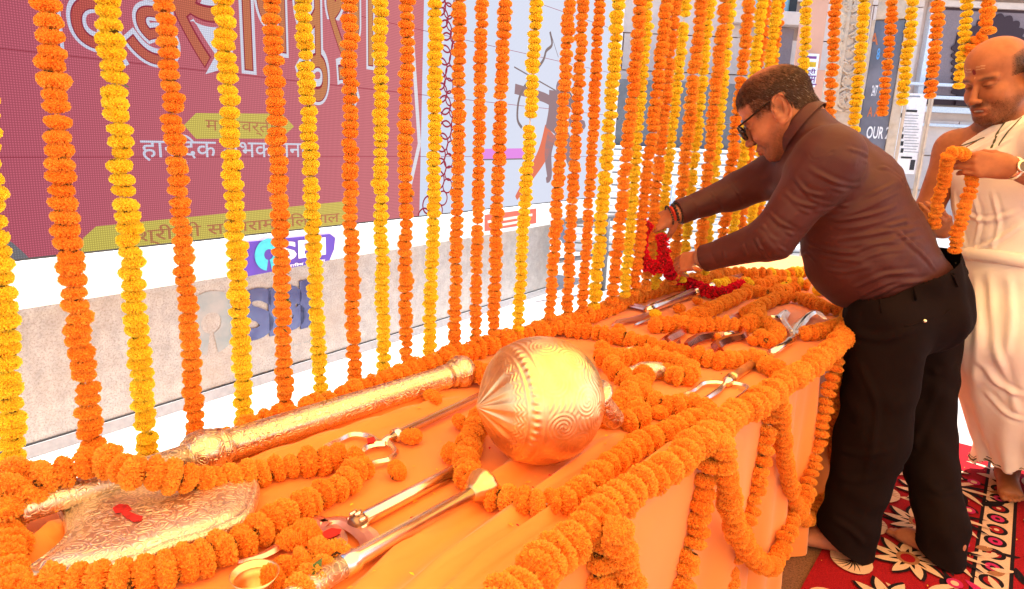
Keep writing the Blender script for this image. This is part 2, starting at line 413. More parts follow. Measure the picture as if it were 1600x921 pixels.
# seams between the cabinets
for ky in (1, 2, 3, 4):
    z = ZF1 + 0.36 * ky
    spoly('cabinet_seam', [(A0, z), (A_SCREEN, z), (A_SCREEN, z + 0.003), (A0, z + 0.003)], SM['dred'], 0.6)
# white diagonal edge and the chain of rings beside it
e0, e1, e2, e3 = pa(618, 347), pa(650, 225), pa(664, 120), pa(668, 0)
for (p, q) in ((pa(628, 346), pa(655, 225)), (pa(655, 225), pa(640, 0))):
    d = Vector((q[0] - p[0], q[1] - p[1])).normalized(); nx = Vector((-d.y, d.x)) * 0.014
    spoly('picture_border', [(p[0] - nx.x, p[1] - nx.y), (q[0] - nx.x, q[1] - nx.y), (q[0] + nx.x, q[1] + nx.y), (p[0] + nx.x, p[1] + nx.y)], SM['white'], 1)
def ring(a, z, r, w, key, lay=1.4):
    mb = MB(); n = 22; off = 0.001 + 0.0012 * lay; vs = []; fs = []
    for i in range(n):
        t = 2 * math.pi * i / n
        vs += [SB(a + r * math.cos(t), z + r * math.sin(t), off), SB(a + (r - w) * math.cos(t), z + (r - w) * math.sin(t), off)]
        fs.append((2 * i, (2 * i + 2) % (2 * n), (2 * i + 3) % (2 * n), 2 * i + 1))
    mb.add(vs, fs); return put(plane_frame(mb.build('ring', SM[key]), WALL))
for i in range(19):
    y = 340 - i * 19.5; x = 662 + 30 * min(1, i / 4) if i < 4 else 692 + 6 * math.sin(i)
    a, z = pa(x, y); ring(a, z, 0.062, 0.011, 'dred'); a, z = pa(x + 14, y + 9); 
    if i % 1 == 0: ring(a, z, 0.05, 0.01, 'dred', 1.8)
# grey curved shape at the lower left corner of the picture
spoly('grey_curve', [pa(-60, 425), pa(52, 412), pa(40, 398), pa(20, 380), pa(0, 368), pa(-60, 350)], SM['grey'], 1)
# title lettering with white outline (as far as the garlands let it be read)
TITLE = '\u093f\u0926\u0921\u0938\u092a\u093e\u0937\u0941\u0930\u094d\u0923'
def title(s, p0, p1):
    put(text_mesh(s, WALL, p0, p1, 0.0030, SM['white'], 'title_outline', outline=0.045))
    put(text_mesh(s, WALL, p0, p1, 0.0046, SM['dred'], 'title_edge', outline=0.012))
    put(text_mesh(s, WALL, p0, p1, 0.0060, SM['fill'], 'title_lettering', outline=0.0))
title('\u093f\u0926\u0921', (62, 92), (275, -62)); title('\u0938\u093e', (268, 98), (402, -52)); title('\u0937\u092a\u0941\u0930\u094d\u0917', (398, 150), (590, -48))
# ribbon
rb = [pa(287, 196), pa(306, 177), pa(440, 178), pa(459, 198), pa(438, 217), pa(306, 217)]
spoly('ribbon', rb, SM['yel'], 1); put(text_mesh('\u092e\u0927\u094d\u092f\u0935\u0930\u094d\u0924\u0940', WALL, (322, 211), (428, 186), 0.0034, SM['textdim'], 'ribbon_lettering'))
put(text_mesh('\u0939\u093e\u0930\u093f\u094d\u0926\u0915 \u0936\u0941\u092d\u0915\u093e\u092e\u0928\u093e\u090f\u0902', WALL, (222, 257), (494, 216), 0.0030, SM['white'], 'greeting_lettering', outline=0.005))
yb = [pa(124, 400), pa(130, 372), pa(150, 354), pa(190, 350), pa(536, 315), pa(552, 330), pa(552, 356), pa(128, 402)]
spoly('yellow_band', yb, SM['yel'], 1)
put(text_mesh('\u0936\u094d\u0930\u0940 \u0928\u0940 \u0938\u093f\u092f\u093e\u0930\u093e\u092e \u0926\u093f\u0932 \u092a\u093e\u0932', WALL, (215, 386), (530, 328), 0.0034, SM['textdim'], 'band_lettering', outline=0.01))
# archer printed in the pale picture
def stroke(pts, w, key, lay=1.2):
    P = catmull([Vector((*pa(x, y), 0)) for x, y in pts], 6); n = len(P)
    W = [w[0] + (w[1] - w[0]) * i / (n - 1) for i in range(n)] if isinstance(w, tuple) else [w] * n
    up, dn = [], []
    for i, p in enumerate(P):
        t = (P[min(i + 1, n - 1)] - P[max(i - 1, 0)]).normalized(); nn = Vector((-t.y, t.x, 0)) * W[i]
        up.append(p + nn); dn.append(p - nn)
    mb = MB(); off = 0.001 + 0.0012 * lay
    vs = [SB(q.x, q.y, off) for q in up + dn]; mb.add(vs, [(i, i + 1, n + i + 1, n + i) for i in range(n - 1)])
    return put(plane_frame(mb.build('archer', SM[key]), WALL))
stroke([(859, 50), (862, 70), (853, 80), (848, 95), (830, 120), (812, 150), (808, 185), (815, 200)], 0.012, 'grey')
stroke([(803, 105), (868, 142)], 0.005, 'grey'); stroke([(861, 55), (872, 90)], 0.003, 'grey')
stroke([(804, 139), (825, 145), (848, 152), (860, 158)], 0.035, 'brown')
stroke([(870, 150), (888, 158), (902, 163)], 0.045, 'brown')
stroke([(868, 142), (866, 175), (860, 205)], (0.10, 0.085), 'brown')
stroke([(884, 145), (895, 165), (900, 185), (892, 195)], (0.05, 0.02), 'grey')
stroke([(860, 205), (848, 240), (828, 275), (806, 310)], (0.10, 0.02), 'oran')
stroke([(868, 205), (884, 225), (892, 250), (898, 270), (903, 292)], (0.11, 0.02), 'brown')
stroke([(862, 210), (856, 240), (858, 275), (853, 282)], (0.07, 0.02), 'brown')
stroke([(888, 190), (912, 195), (905, 202)], (0.04, 0.02), 'brown')
ca, cz = pa(876, 138); spoly('archer', [(ca + 0.075 * math.cos(t), cz + 0.07 * math.sin(t)) for t in [i * 0.5 for i in range(12)]], SM['brown'], 1.5)
spoly('magenta_band', [pa(745, 249), pa(818, 248), pa(818, 232), pa(745, 233)], SM['pink'], 1); spoly('magenta_band_edge', [pa(745, 251), pa(818, 249.5), pa(818, 247.5), pa(745, 249)], SM['grey'], 1.3)
# red notice on the frame, blue sticker with letters, painted reflection of bank letters on the stone
M['notice_red'] = plain('red_print', (0.62, 0.10, 0.06, 1), 0.5, nscale=3, var=0.05)
M['notice_txt'] = plain('white_print', (0.75, 0.6, 0.5, 1), 0.5)
q = put(sheet_obj('red_notice', WALL, [([(757, 362), (838, 349), (838, 326), (757, 336)], 0)], [M['notice_red']], off=0.0305, thick=0.002), wall_e)
for i, (x0, x1) in enumerate(((762, 832), (766, 828))):
    put(sheet_obj('notice_line', WALL, [([(x0, 345 - i * 0 + 8 * i), (x1, 334 + 8 * i), (x1, 338 + 8 * i), (x0, 349 + 8 * i)], 0)], [M['notice_txt']], off=0.034, thick=0.0015), wall_e)
M['purple'] = plain('violet_blue_vinyl', (0.09, 0.05, 0.42, 1), 0.35, nscale=3, var=0.08)
M['cyan'] = plain('cyan_print', (0.05, 0.50, 0.62, 1), 0.4); M['lwhite'] = plain('white_vinyl', (0.85, 0.85, 0.88, 1), 0.4)
sk = tag(empty('bank_sticker', WALL.p), 'violet blue banner with white letters stuck on the white screen frame', 'banner')
def putk(o, par):
    if o is None: return
    attach(o, par)
mbs = MB(); P = []
cs = [(381, 379), (516, 366), (524, 372), (522, 390), (515, 407), (388, 432), (383, 425)]
mbs.prism([wl(x, y, 0.040) for x, y in cs], -WALL.n * 0.008); putk(plane_frame(mbs.build('vinyl', M['purple']), WALL), sk)
ca, cz = (wa(wl(420, 398, 0.043)), wl(420, 398, 0.043).z)
mbs = MB(); n = 28; vs = []; fs = []
for i in range(n + 1):
    t = R(-80) + 2 * math.pi * (0.94) * i / n; 
    for rr_ in (0.078, 0.026): vs.append(WALL.pt(ca + rr_ * math.cos(t), cz + rr_ * math.sin(t), 0.043))
fs = [(2 * i, 2 * i + 2, 2 * i + 3, 2 * i + 1) for i in range(n)]; mbs.add(vs, fs); putk(plane_frame(mbs.build('round_logo', M['cyan']), WALL), sk)
putk(text_mesh('SBI', WALL, (437, 408), (507, 372), 0.043, M['lwhite'], 'bank_letters', outline=0.03), sk)
putk(text_mesh('\u092d\u093e\u0930\u0924\u0940\u092f \u0915\u093e \u092c\u0948\u0902\u0915', WALL, (440, 420), (508, 404), 0.0435, M['lwhite'], 'slogan', outline=0.01), sk)
k = NT('blue_letter_reflection'); o_ = k.obj(); cc = k.ramp(k.noise(4, 3, 0.6, o_), [(0.3, (0.03, 0.03, 0.12, 1)), (0.7, (0.12, 0.16, 0.30, 1))])  # bank letters mirrored in the granite, painted on as solid shapes
M['letter_reflection'] = k.done(k.bsdf(cc, 0.25, 0.6))
k = NT('logo_reflection'); o_ = k.obj(); cc = k.ramp(k.noise(6, 4, 0.6, o_), [(0.35, (0.20, 0.26, 0.28, 1)), (0.65, (0.33, 0.33, 0.33, 1))]); M['reflected'] = k.done(k.bsdf(cc, 0.5))
bl = tag(empty('bank_name_reflection', WALL.p), 'large worn dark blue letters and round logo painted on the granite wall base', 'lettering')
for ch, a, b in (('S', (377, 532), (420, 452)), ('B', (426, 520), (472, 446)), ('I', (477, 508), (490, 440))):
    putk(text_mesh(ch, WALL, a, b, 0.004, M['letter_reflection'], 'letter', outline=0.05, thick=0.003), bl)
ca, cz = (wa(wl(330, 505, 0.002)), wl(330, 505, 0.002).z)
mbs = MB(); vs = []
for i in range(n + 1):
    t = R(-80) + 2 * math.pi * 0.94 * i / n
    for rr_ in (0.150, 0.05): vs.append(WALL.pt(ca + rr_ * math.cos(t), cz + rr_ * math.sin(t), 0.003))
mbs.add(vs, fs); putk(plane_frame(mbs.build('round_logo', M['reflected']), WALL), bl)
putk(text_mesh('\u092d\u093e\u0930\u0924\u0940\u092f \u0938\u094d\u091f\u0947\u091f \u092c\u0948\u0902\u0915', WALL, (437, 548), (512, 524), 0.002, M['reflected'], 'small_letters'), bl)

# ------------------------------------------------------------------ railing and steps behind the garlands
M['greymetal'] = plain('grey_painted_steel', (0.16, 0.16, 0.165, 1), 0.4, 0.3)
M['chrome'] = plain('polished_rail', (0.75, 0.75, 0.75, 1), 0.25, 0.9, var=0.03)
def hrail(name, label, p0, p1, zs, posts, mat, rad, cat='railing'):
    e = tag(empty(name, (p0[0], p0[1], 0)), label, cat); p0 = Vector(p0); p1 = Vector(p1)
    for z in zs:
        mb = MB(); mb.tube([p0 + Vector((0, 0, z)), p1 + Vector((0, 0, z))], rad, 10); adopt(mb.build('rail', mat, None, True), e)
    for i in range(posts):
        p = p0.lerp(p1, i / (posts - 1)); mb = MB(); mb.tube([p, p + Vector((0, 0, max(zs) - rad * 0.5))], rad * 1.15, 10); adopt(mb.build('post', mat, None, True), e)
    return e
ra, rb_ = at(862, 470, 0), at(1010, 440, 0)
hrail('barrier_rail', 'grey metal barrier beyond the corner of the granite wall, behind the garlands', ra, rb_, (0.32, 0.62, 0.64), 3, M['greymetal'], 0.02)
hrail('barrier_rail', 'grey barrier of two bars standing before the white steps', at(1040, 420, 0), at(1180, 395, 0), (0.45, 0.85), 4, M['chrome'], 0.022)
st = tag(empty('entrance_steps', (3.2, 8.2, 0)), 'flight of white stone steps beyond the hanging garlands', 'steps')
M['whitestone'] = plain('white_stone', (0.72, 0.70, 0.68, 1), 0.5, nscale=5, var=0.06)
for i in range(8):
    mb = MB(); mb.box((2.2, 8.0 + 0.32 * i, 0.075 + 0.075 * i), ((1.5, 0, 0), (0, 0.16 if i < 7 else 0.5, 0), (0, 0, 0.075 * (i + 1))))
    mb.v = [v + Vector((0, 0.34 if i == 7 else 0, 0)) for v in mb.v]
    adopt(mb.build('step', M['whitestone'], None, bevel=0.01), st)
    mb = MB(); mb.box((2.2, 8.0 + 0.32 * i - 0.166, 0.15 * (i + 1) - 0.05), ((1.5, 0, 0), (0, 0.004, 0), (0, 0, 0.008))); adopt(mb.build('step_nosing', M['greymetal']), st)
M['slate'] = plain('dark_slate_cladding', (0.13, 0.13, 0.14, 1), 0.45, nscale=6, var=0.2)
sw = tag(empty('slate_wall', (3.1, 10.9, 0)), 'dark grey slate clad wall at the head of the white steps', 'wall')
for i in range(5):
    for j in range(2):
        mb = MB(); mb.box((1.2 + i * 1.02, 11.2, 1.2 + 0.1 + j * 0.62), ((0.5, 0, 0), (0, 0.04, 0), (0, 0, 0.3)))
        adopt(mb.build('panel', M['slate'], None, bevel=0.008), sw)

# ------------------------------------------------------------------ stone building behind
FY = 12.6
FP = Plane((0, FY), (1, 0.0))
def fz(y, x=1400): return FP.at(x, y).z
def fx(x, y=150): return FP.at(x, y).x
M['fac'] = plain('pale_pink_sandstone', (0.80, 0.60, 0.50, 1), 0.8, nscale=5, var=0.10, bump=0.2)
M['facw'] = plain('white_painted_band', (0.80, 0.80, 0.82, 1), 0.6)
M['glass'] = plain('blue_window_glass', (0.30, 0.50, 0.56, 1), 0.08, 0.0, var=0.03)
M['wine'] = plain('dark_wine_shutter', (0.05, 0.015, 0.02, 1), 0.6)
M['peach'] = plain('peach_painted_panel', (0.72, 0.36, 0.24, 1), 0.7, nscale=3, var=0.05)
fb = tag(empty('stone_building', (6, FY, 0)), 'pale pinkish stone building with white bands and tall dark scalloped window', 'building')
def fbox(name, x0, x1, z0, z1, y0, y1, mat, bevel=0, par=None):
    mb = MB(); mb.box(((x0 + x1) / 2, FY + (y0 + y1) / 2, (z0 + z1) / 2), (((x1 - x0) / 2, 0, 0), (0, (y1 - y0) / 2, 0), (0, 0, (z1 - z0) / 2)))
    return adopt(mb.build(name, mat, None, bevel=bevel), par or fb)
fbox('wall_core', -2, 26, 0, 9, 0.12, 0.6, M['fac'])
# ashlar blocks proud of the core, with open joints, round the window openings
WX0, WX1, WZ0, WZ1 = fx(1448, 100), fx(1602, 100), fz(165, 1500), fz(12, 1500)
W2X0, W2X1, W2Z0, W2Z1 = fx(1160, 20), fx(1244, 10), fz(22, 1230), 9
blk_me = None; zc = 0.02
bh = 0.62; bw = 1.22
for j in range(11):
    for i in range(20):
        x0 = -1.9 + i * bw + (bw / 2 if j % 2 else 0); x1 = x0 + bw - 0.02; z0 = 0.02 + j * bh; z1 = z0 + bh - 0.02
        if x1 < 1.5 or x0 > 13.5: continue
        for (a0, a1, b0, b1) in ((WX0 - 0.2, WX1 + 0.2, WZ0, WZ1 + 0.2), (W2X0, W2X1, W2Z0, 9)):
            if z1 > b0 + 0.05 and z0 < b1 - 0.05:
                if x0 < a0 < x1: x1 = a0 - 0.01
                elif x0 < a1 < x1: x0 = a1 + 0.01
                elif x0 >= a0 and x1 <= a1: x1 = x0
        if x1 - x0 < 0.08: continue
        fbox('stone_block', x0, x1, z0, z1, 0.0, 0.115, M['fac'])
fbox('window', WX0, WX1, WZ0, WZ1, 0.02, 0.11, M['wine'])
# scalloped cusps of the window arch
for (cx_, w_, zt) in ((fx(1551, 80), fx(1600, 80) - fx(1503, 80), 0), ):
    mb = MB(); pts = []
    n_l = 9; rad = w_ / 2
    for i in range(n_l):
        t0 = math.pi * i / n_l; t1 = math.pi * (i + 1) / n_l
        for k_ in range(5):
            t = t0 + (t1 - t0) * k_ / 5; r_ = rad * (0.88 + 0.12 * math.sin(math.pi * k_ / 5))
            pts.append(Vector((cx_ + r_ * math.cos(t), FY - 0.02, fz(70, 1550) + r_ * 0.95 * math.sin(t))))
    pts += [Vector((cx_ - rad * 0.9, FY - 0.02, WZ0)), Vector((cx_ + rad * 0.9, FY - 0.02, WZ0))]
    mb.prism(pts, (0, 0.1, 0)); 
M['mauve'] = plain('mauve_grey_plaster', (0.28, 0.19, 0.19, 1), 0.7)
fbox('window_panel', fx(1462, 60), WX1, fz(150, 1500), WZ1 - 0.05, 0.005, 0.019, M['mauve'])
mb.v = [v + Vector((0, -0.003, 0)) for v in mb.v]; adopt(mb.build('scalloped_opening', M['wine']), fb)
mb = MB(); c_ = fx(1478, 100); 
pts = []
for i in range(7):
    for k_ in range(4):
        z = fz(70, 1500) - (fz(70, 1500) - fz(150, 1500)) * (i + k_ / 4) / 7; pts.append(Vector((c_ + 0.28 * (1 - i / 9) * 0 + 0.06 * math.sin(math.pi * k_ / 4) + 0.16 * (7 - i) / 7 - 0.1, FY - 0.022, z)))
pts = [Vector((fx(1478), FY - 0.022, fz(50, 1500)))] + [Vector((2 * fx(1478) - p.x - 0.05, p.y, p.z)) for p in pts] + [Vector((fx(1500), FY - 0.022, fz(150, 1500))), Vector((fx(1500), FY - 0.022, fz(75, 1500)))]
mb.prism(pts, (0, 0.02, 0)); adopt(mb.build('scalloped_opening', M['wine']), fb)
fbox('window_frame', WX0 - 0.09, WX0, WZ0, WZ1, -0.04, 0.11, M['facw']); fbox('window_head', WX0 - 0.09, WX1, WZ1, WZ1 + 0.10, -0.05, 0.11, M['fac'])
for (y, h_, d_) in ((158, 0.055, -0.25), (138, 0.05, -0.22), (178, 0.10, -0.10), (200, 0.05, -0.12)):
    fbox('white_band', fx(1405), 15, fz(y, 1500), fz(y, 1500) + h_, d_, d_ + 0.1 if d_ < -0.15 else 0.0, M['facw'], 0.01)
fbox('white_band', fx(1395), 15, fz(-6, 1450), fz(-6, 1450) + 0.35, -0.2, 0.0, M['facw'], 0.01)
fbox('cornice', W2X0 - 0.2, fx(1262), W2Z0 - 0.22, W2Z0, -0.25, 0.0, M['fac'], 0.02)
fbox('window', W2X0, W2X1, W2Z0, 9, 0.02, 0.11, M['glass']); fbox('window_frame', W2X1 - 0.12, W2X1, W2Z0, 9, -0.03, 0.0, M['dark'])
fbox('recessed_bay', fx(1196, 100), fx(1233, 100), 0, W2Z0 - 0.24, -0.03, -0.002, M['mauve'])
# peach panel with white joint
pe = tag(empty('peach_panel', (5.1, 9.5, 0)), 'peach orange panel standing beside the carved stone pillar', 'panel')
PP = Plane((0, 9.5), (1, 0))
def ppb(name, pl, x0, x1, y0, y1, mat, par, th=0.05, off=0, y_ref=None):
    a, b = pl.at(x0, (y0 + y1) / 2, off), pl.at(x1, (y0 + y1) / 2, off); xm = (x0 + x1) / 2
    z0, z1 = pl.at(xm, y1, off).z, pl.at(xm, y0, off).z
    mb = MB(); mb.prism([Vector((a.x, a.y, z0)), Vector((b.x, b.y, z0)), Vector((b.x, b.y, z1)), Vector((a.x, a.y, z1))], -pl.n * th)
    return adopt(mb.build(name, mat), par)
ppb('painted_board', PP, 1262, 1302, -200, 107, M['peach'], pe); ppb('painted_board', PP, 1262, 1302, 109.5, 260, M['peach'], pe)
sg = tag(empty('hanging_sign', (4.4, 9.4, 0)), 'white sign with violet lettering behind the yellow garland and the first man', 'sign')
SGP = Plane((0, 9.4), (1, 0))
M['violet'] = plain('violet_print', (0.20, 0.04, 0.22, 1), 0.5)
ppb('sign_board', SGP, 1255, 1277, 84, 136, M['lwhite'], sg, 0.03); ppb('print_line', SGP, 1256, 1276, 88, 92, M['violet'], sg, 0.004, 0.004)
ppb('print_block', SGP, 1258, 1275, 97, 105, M['yellow_core'], sg, 0.004, 0.004)
for s_, y0, y1 in (('\u0936\u094d\u0930\u0940', 117, 108), ('\u0930\u093e\u092e', 129, 119)):
    o = text_mesh(s_, SGP, (1257, y0), (1275, y1), 0.004, M['violet'], 'sign_lettering', outline=0.02); attach(o, sg)
ppb('print_line', SGP, 1256, 1276, 131, 133, M['violet'], sg, 0.004, 0.004)
# carved stone pillar
def carved_mat():
    k = NT('carved_cream_stone'); o = k.obj()
    wv = k.n('ShaderNodeTexVoronoi', feature='SMOOTH_F1'); wv.inputs['Scale'].default_value = 9; k.l(o, wv.inputs['Vector'])
    b = k.bump(wv.outputs[0], 0.9, 0.05)
    c = k.ramp(k.noise(20, 4, 0.6, o), [(0.3, (0.58, 0.42, 0.29, 1)), (0.7, (0.72, 0.55, 0.40, 1))])
    return k.done(k.bsdf(c, 0.75, 0, b))
M['carved'] = carved_mat()
PLP = Plane((0, 6.6), (1, 0)); pl_e = tag(empty('carved_pillar', (PLP.at(1328, 100).x, 6.6, 0)), 'carved cream stone pillar with a round medallion, behind the bending man', 'pillar')
xa, xb = PLP.at(1308, 120).x, PLP.at(1346, 120).x
mb = MB(); mb.box(((xa + xb) / 2, 6.75, 2.5), (((xb - xa) / 2, 0, 0), (0, 0.14, 0), (0, 0, 2.5))); adopt(mb.build('shaft', M['carved'], None, bevel=0.015), pl_e)
for xx in (xa + 0.02, xb - 0.02):
    mb = MB(); mb.tube([(xx, 6.6, 0), (xx, 6.6, 5)], 0.022, 8); adopt(mb.build('edge_moulding', M['carved'], None, True), pl_e)
def medallion(px, py, r_, par):
    c = PLP.at(px, py); e = None
    mb = MB()
    for q_, rr_ in ((0.0, r_), (0.0, r_ * 0.66), (0.0, r_ * 0.3)):
        pts = [Vector((c.x + rr_ * math.cos(t), 6.595, c.z + rr_ * math.sin(t))) for t in [2 * math.pi * i / 24 for i in range(25)]]; mb.tube(pts, 0.014, 6, cap=False)
    for i in range(12):
        t = i * math.pi / 6; mb.tube([(c.x + r_ * 0.3 * math.cos(t), 6.6, c.z + r_ * 0.3 * math.sin(t)), (c.x + r_ * 0.62 * math.cos(t), 6.59, c.z + r_ * 0.62 * math.sin(t))], [0.012, 0.02], 6)
    adopt(mb.build('medallion', M['carved'], None, True), par)
medallion(1321, 156, 0.105, pl_e); medallion(1330, 5, 0.11, pl_e)
for y in (45, 65, 85, 105, 128):
    c = PLP.at(1326, y); mb = MB()
    for s_ in (-1, 1):
        mb.tube(catmull([(c.x, 6.6, c.z - 0.06), (c.x + s_ * 0.06, 6.595, c.z - 0.02), (c.x + s_ * 0.05, 6.595, c.z + 0.04), (c.x + s_ * 0.015, 6.6, c.z + 0.03)], 5), 0.011, 6)
    adopt(mb.build('carved_leaf', M['carved'], None, True), pl_e)
# slanted display kiosk: dark board with white lettering in a cream carved frame
KD = Plane((PLP.at(1346, 150).x + 0.02, 6.55), (0.62, -0.30)); 
kp = tag(empty('display_kiosk', KD.p), 'dark blue display board with white numerals in a cream carved frame', 'display board')
def kbox(name, px0, px1, z0, z1, o0, o1, mat):
    a0 = (KD.at(px0, 150) - KD.p).dot(KD.d); a1 = (KD.at(px1, 150) - KD.p).dot(KD.d)
    mb = MB(); mb.box(KD.pt((a0 + a1) / 2, (z0 + z1) / 2, (o0 + o1) / 2), (KD.d * (a1 - a0) / 2, KD.n * (o1 - o0) / 2, Vector((0, 0, (z1 - z0) / 2))))
    return adopt(mb.build(name, mat, None, bevel=0.006), kp)
ztop = KD.at(1365, 32).z
k = NT('dark_printed_board'); o_ = k.obj(); cc = k.ramp(k.noise(2.2, 4, 0.6, o_), [(0.35, (0.10, 0.115, 0.16, 1)), (0.6, (0.19, 0.20, 0.26, 1)), (0.75, (0.26, 0.18, 0.17, 1))]); M['board'] = k.done(k.bsdf(cc, 0.25))
kbox('printed_board', 1350, 1396, 0.3, ztop, -0.05, 0.0, M['board'])
kbox('frame_post', 1396.5, 1411, 0, ztop + 0.25, -0.12, 0.05, M['carved']); kbox('frame_post', 1344, 1349.5, 0, ztop, -0.12, 0.03, M['carved'])
kbox('frame_top', 1349.8, 1396.2, ztop + 0.003, ztop + 0.9, -0.1, 0.04, M['carved'])
M['lightblue'] = plain('light_blue_print', (0.08, 0.35, 0.75, 1), 0.3); M['printorange'] = plain('orange_print', (0.6, 0.16, 0.05, 1), 0.5)
for s_, p0, p1, mt_ in (('OUR 2', (1353, 216), (1391, 199), M['lwhite']), ('8', (1369, 93), (1376, 76), M['lightblue']), ('24/7', (1361, 150), (1372, 134), M['lwhite']), ('A A', (1355, 182), (1375, 168), M['printorange']), ('A', (1358, 70), (1374, 52), M['printorange'])):
    o = text_mesh(s_, KD, p0, p1, 0.003, mt_, 'board_lettering', outline=0.02)
    if o: attach(o, kp)
# white notice board with lines of text
NBP = Plane((0, 6.3), (1, -0.12)); nb = tag(empty('notice_board', NBP.p), 'white notice board with small pictures and text on two posts', 'notice board')
def nbx(name, x0, y0, x1, y1, off, mat, th=0.01):
    xm = (x0 + x1) / 2; ym = (y0 + y1) / 2; a = (NBP.at(x0, ym, off) - NBP.p).dot(NBP.d); b = (NBP.at(x1, ym, off) - NBP.p).dot(NBP.d)
    z0, z1 = NBP.at(xm, y1, off).z, NBP.at(xm, y0, off).z
    mb = MB(); mb.box(NBP.pt((a + b) / 2, (z0 + z1) / 2, off), (NBP.d * (b - a) / 2, NBP.n * th / 2, Vector((0, 0, (z1 - z0) / 2)))); return adopt(mb.build(name, mat), nb)
nbx('white_sheet', 1403, 146, 1439, 272, 0, M['lwhite']); 
for x in (1401, 1441): nbx('post', x - 1.5, 140, x + 1.5, 330, 0.005, M['carved'], 0.06)
M['ink'] = plain('black_ink', (0.02, 0.02, 0.025, 1), 0.6); M['inkl'] = plain('grey_ink', (0.25, 0.28, 0.33, 1), 0.6)
nbx('heading', 1416, 172, 1433, 175.5, 0.009, M['ink'], 0.004); nbx('heading', 1408, 245, 1425, 248, 0.009, M['ink'], 0.004); nbx('heading', 1414, 150, 1438, 152, 0.009, M['inkl'], 0.004)
for i in range(14): nbx('text_line', 1413, 180 + i * 4.4, 1436 - (i * 7 % 5), 181 + i * 4.4, 0.009, M['inkl'], 0.003)
for i in range(6): nbx('picture', 1407.5, 177 + i * 11, 1411.5, 184 + i * 11, 0.009, M['ink'], 0.004)
nbx('picture', 1422, 250, 1429, 266, 0.009, M['ink'], 0.004)
# ================================================================== CANOPY that shades the table, with the rails the garlands hang from
ZC = 2.5
cp = tag(empty('saffron_canopy', CORNER + Vector((0, 0, ZC))), 'saffron cloth canopy stretched above the table and the men', 'canopy')
k = NT('saffron_canopy_cloth'); di = k.n('ShaderNodeBsdfDiffuse'); di.inputs[0].default_value = (0.88, 0.52, 0.20, 1)
tr = k.n('ShaderNodeBsdfTranslucent'); tr.inputs[0].default_value = (1.0, 0.57, 0.22, 1)
mx = k.n('ShaderNodeMixShader'); mx.inputs[0].default_value = 0.8; k.l(di.outputs[0], mx.inputs[1]); k.l(tr.outputs[0], mx.inputs[2])
M['canopy'] = k.done(mx)
OVER = 0.55; A_N = -8.0; B_R = 7.0  # unseen reach to the right and rear widened to cut skylight on the table
mb = MB(); nu, nv = 26, 18; vs = []; fs = []
for i in range(nu + 1):
    for j in range(nv + 1):
        a = A_N + (OVER - A_N) * i / nu; b = -0.12 + (B_R + 0.12) * j / nv
        z = ZC + 0.06 + 0.05 * math.cos(i * 1.3) * 0.4 - 0.10 * abs(math.sin(math.pi * j / nv * 3)) * 0.5
        vs.append(CORNER + ROW.d * a + ROW2.d * b * (1 if ROW2.d.dot(Vector((1, 0, 0))) > 0 else -1) + Vector((0, 0, z)))
fs = [(i * (nv + 1) + j, (i + 1) * (nv + 1) + j, (i + 1) * (nv + 1) + j + 1, i * (nv + 1) + j + 1) for i in range(nu) for j in range(nv)]
mb.add(vs, fs); adopt(mb.build('cloth', M['canopy'], None, True), cp)
M['bamboo'] = plain('bamboo_pole', (0.42, 0.28, 0.12, 1), 0.5)
r2d = ROW2.d * (1 if ROW2.d.x > 0 else -1)
for p, q in ((CORNER + ROW.d * A_N, CORNER + ROW.d * 0.3), (CORNER - r2d * 0.3, CORNER + r2d * B_R)):
    mb = MB(); mb.tube([p + Vector((0, 0, ZC)), q + Vector((0, 0, ZC))], 0.025, 10); adopt(mb.build('pole', M['bamboo'], None, True), cp)

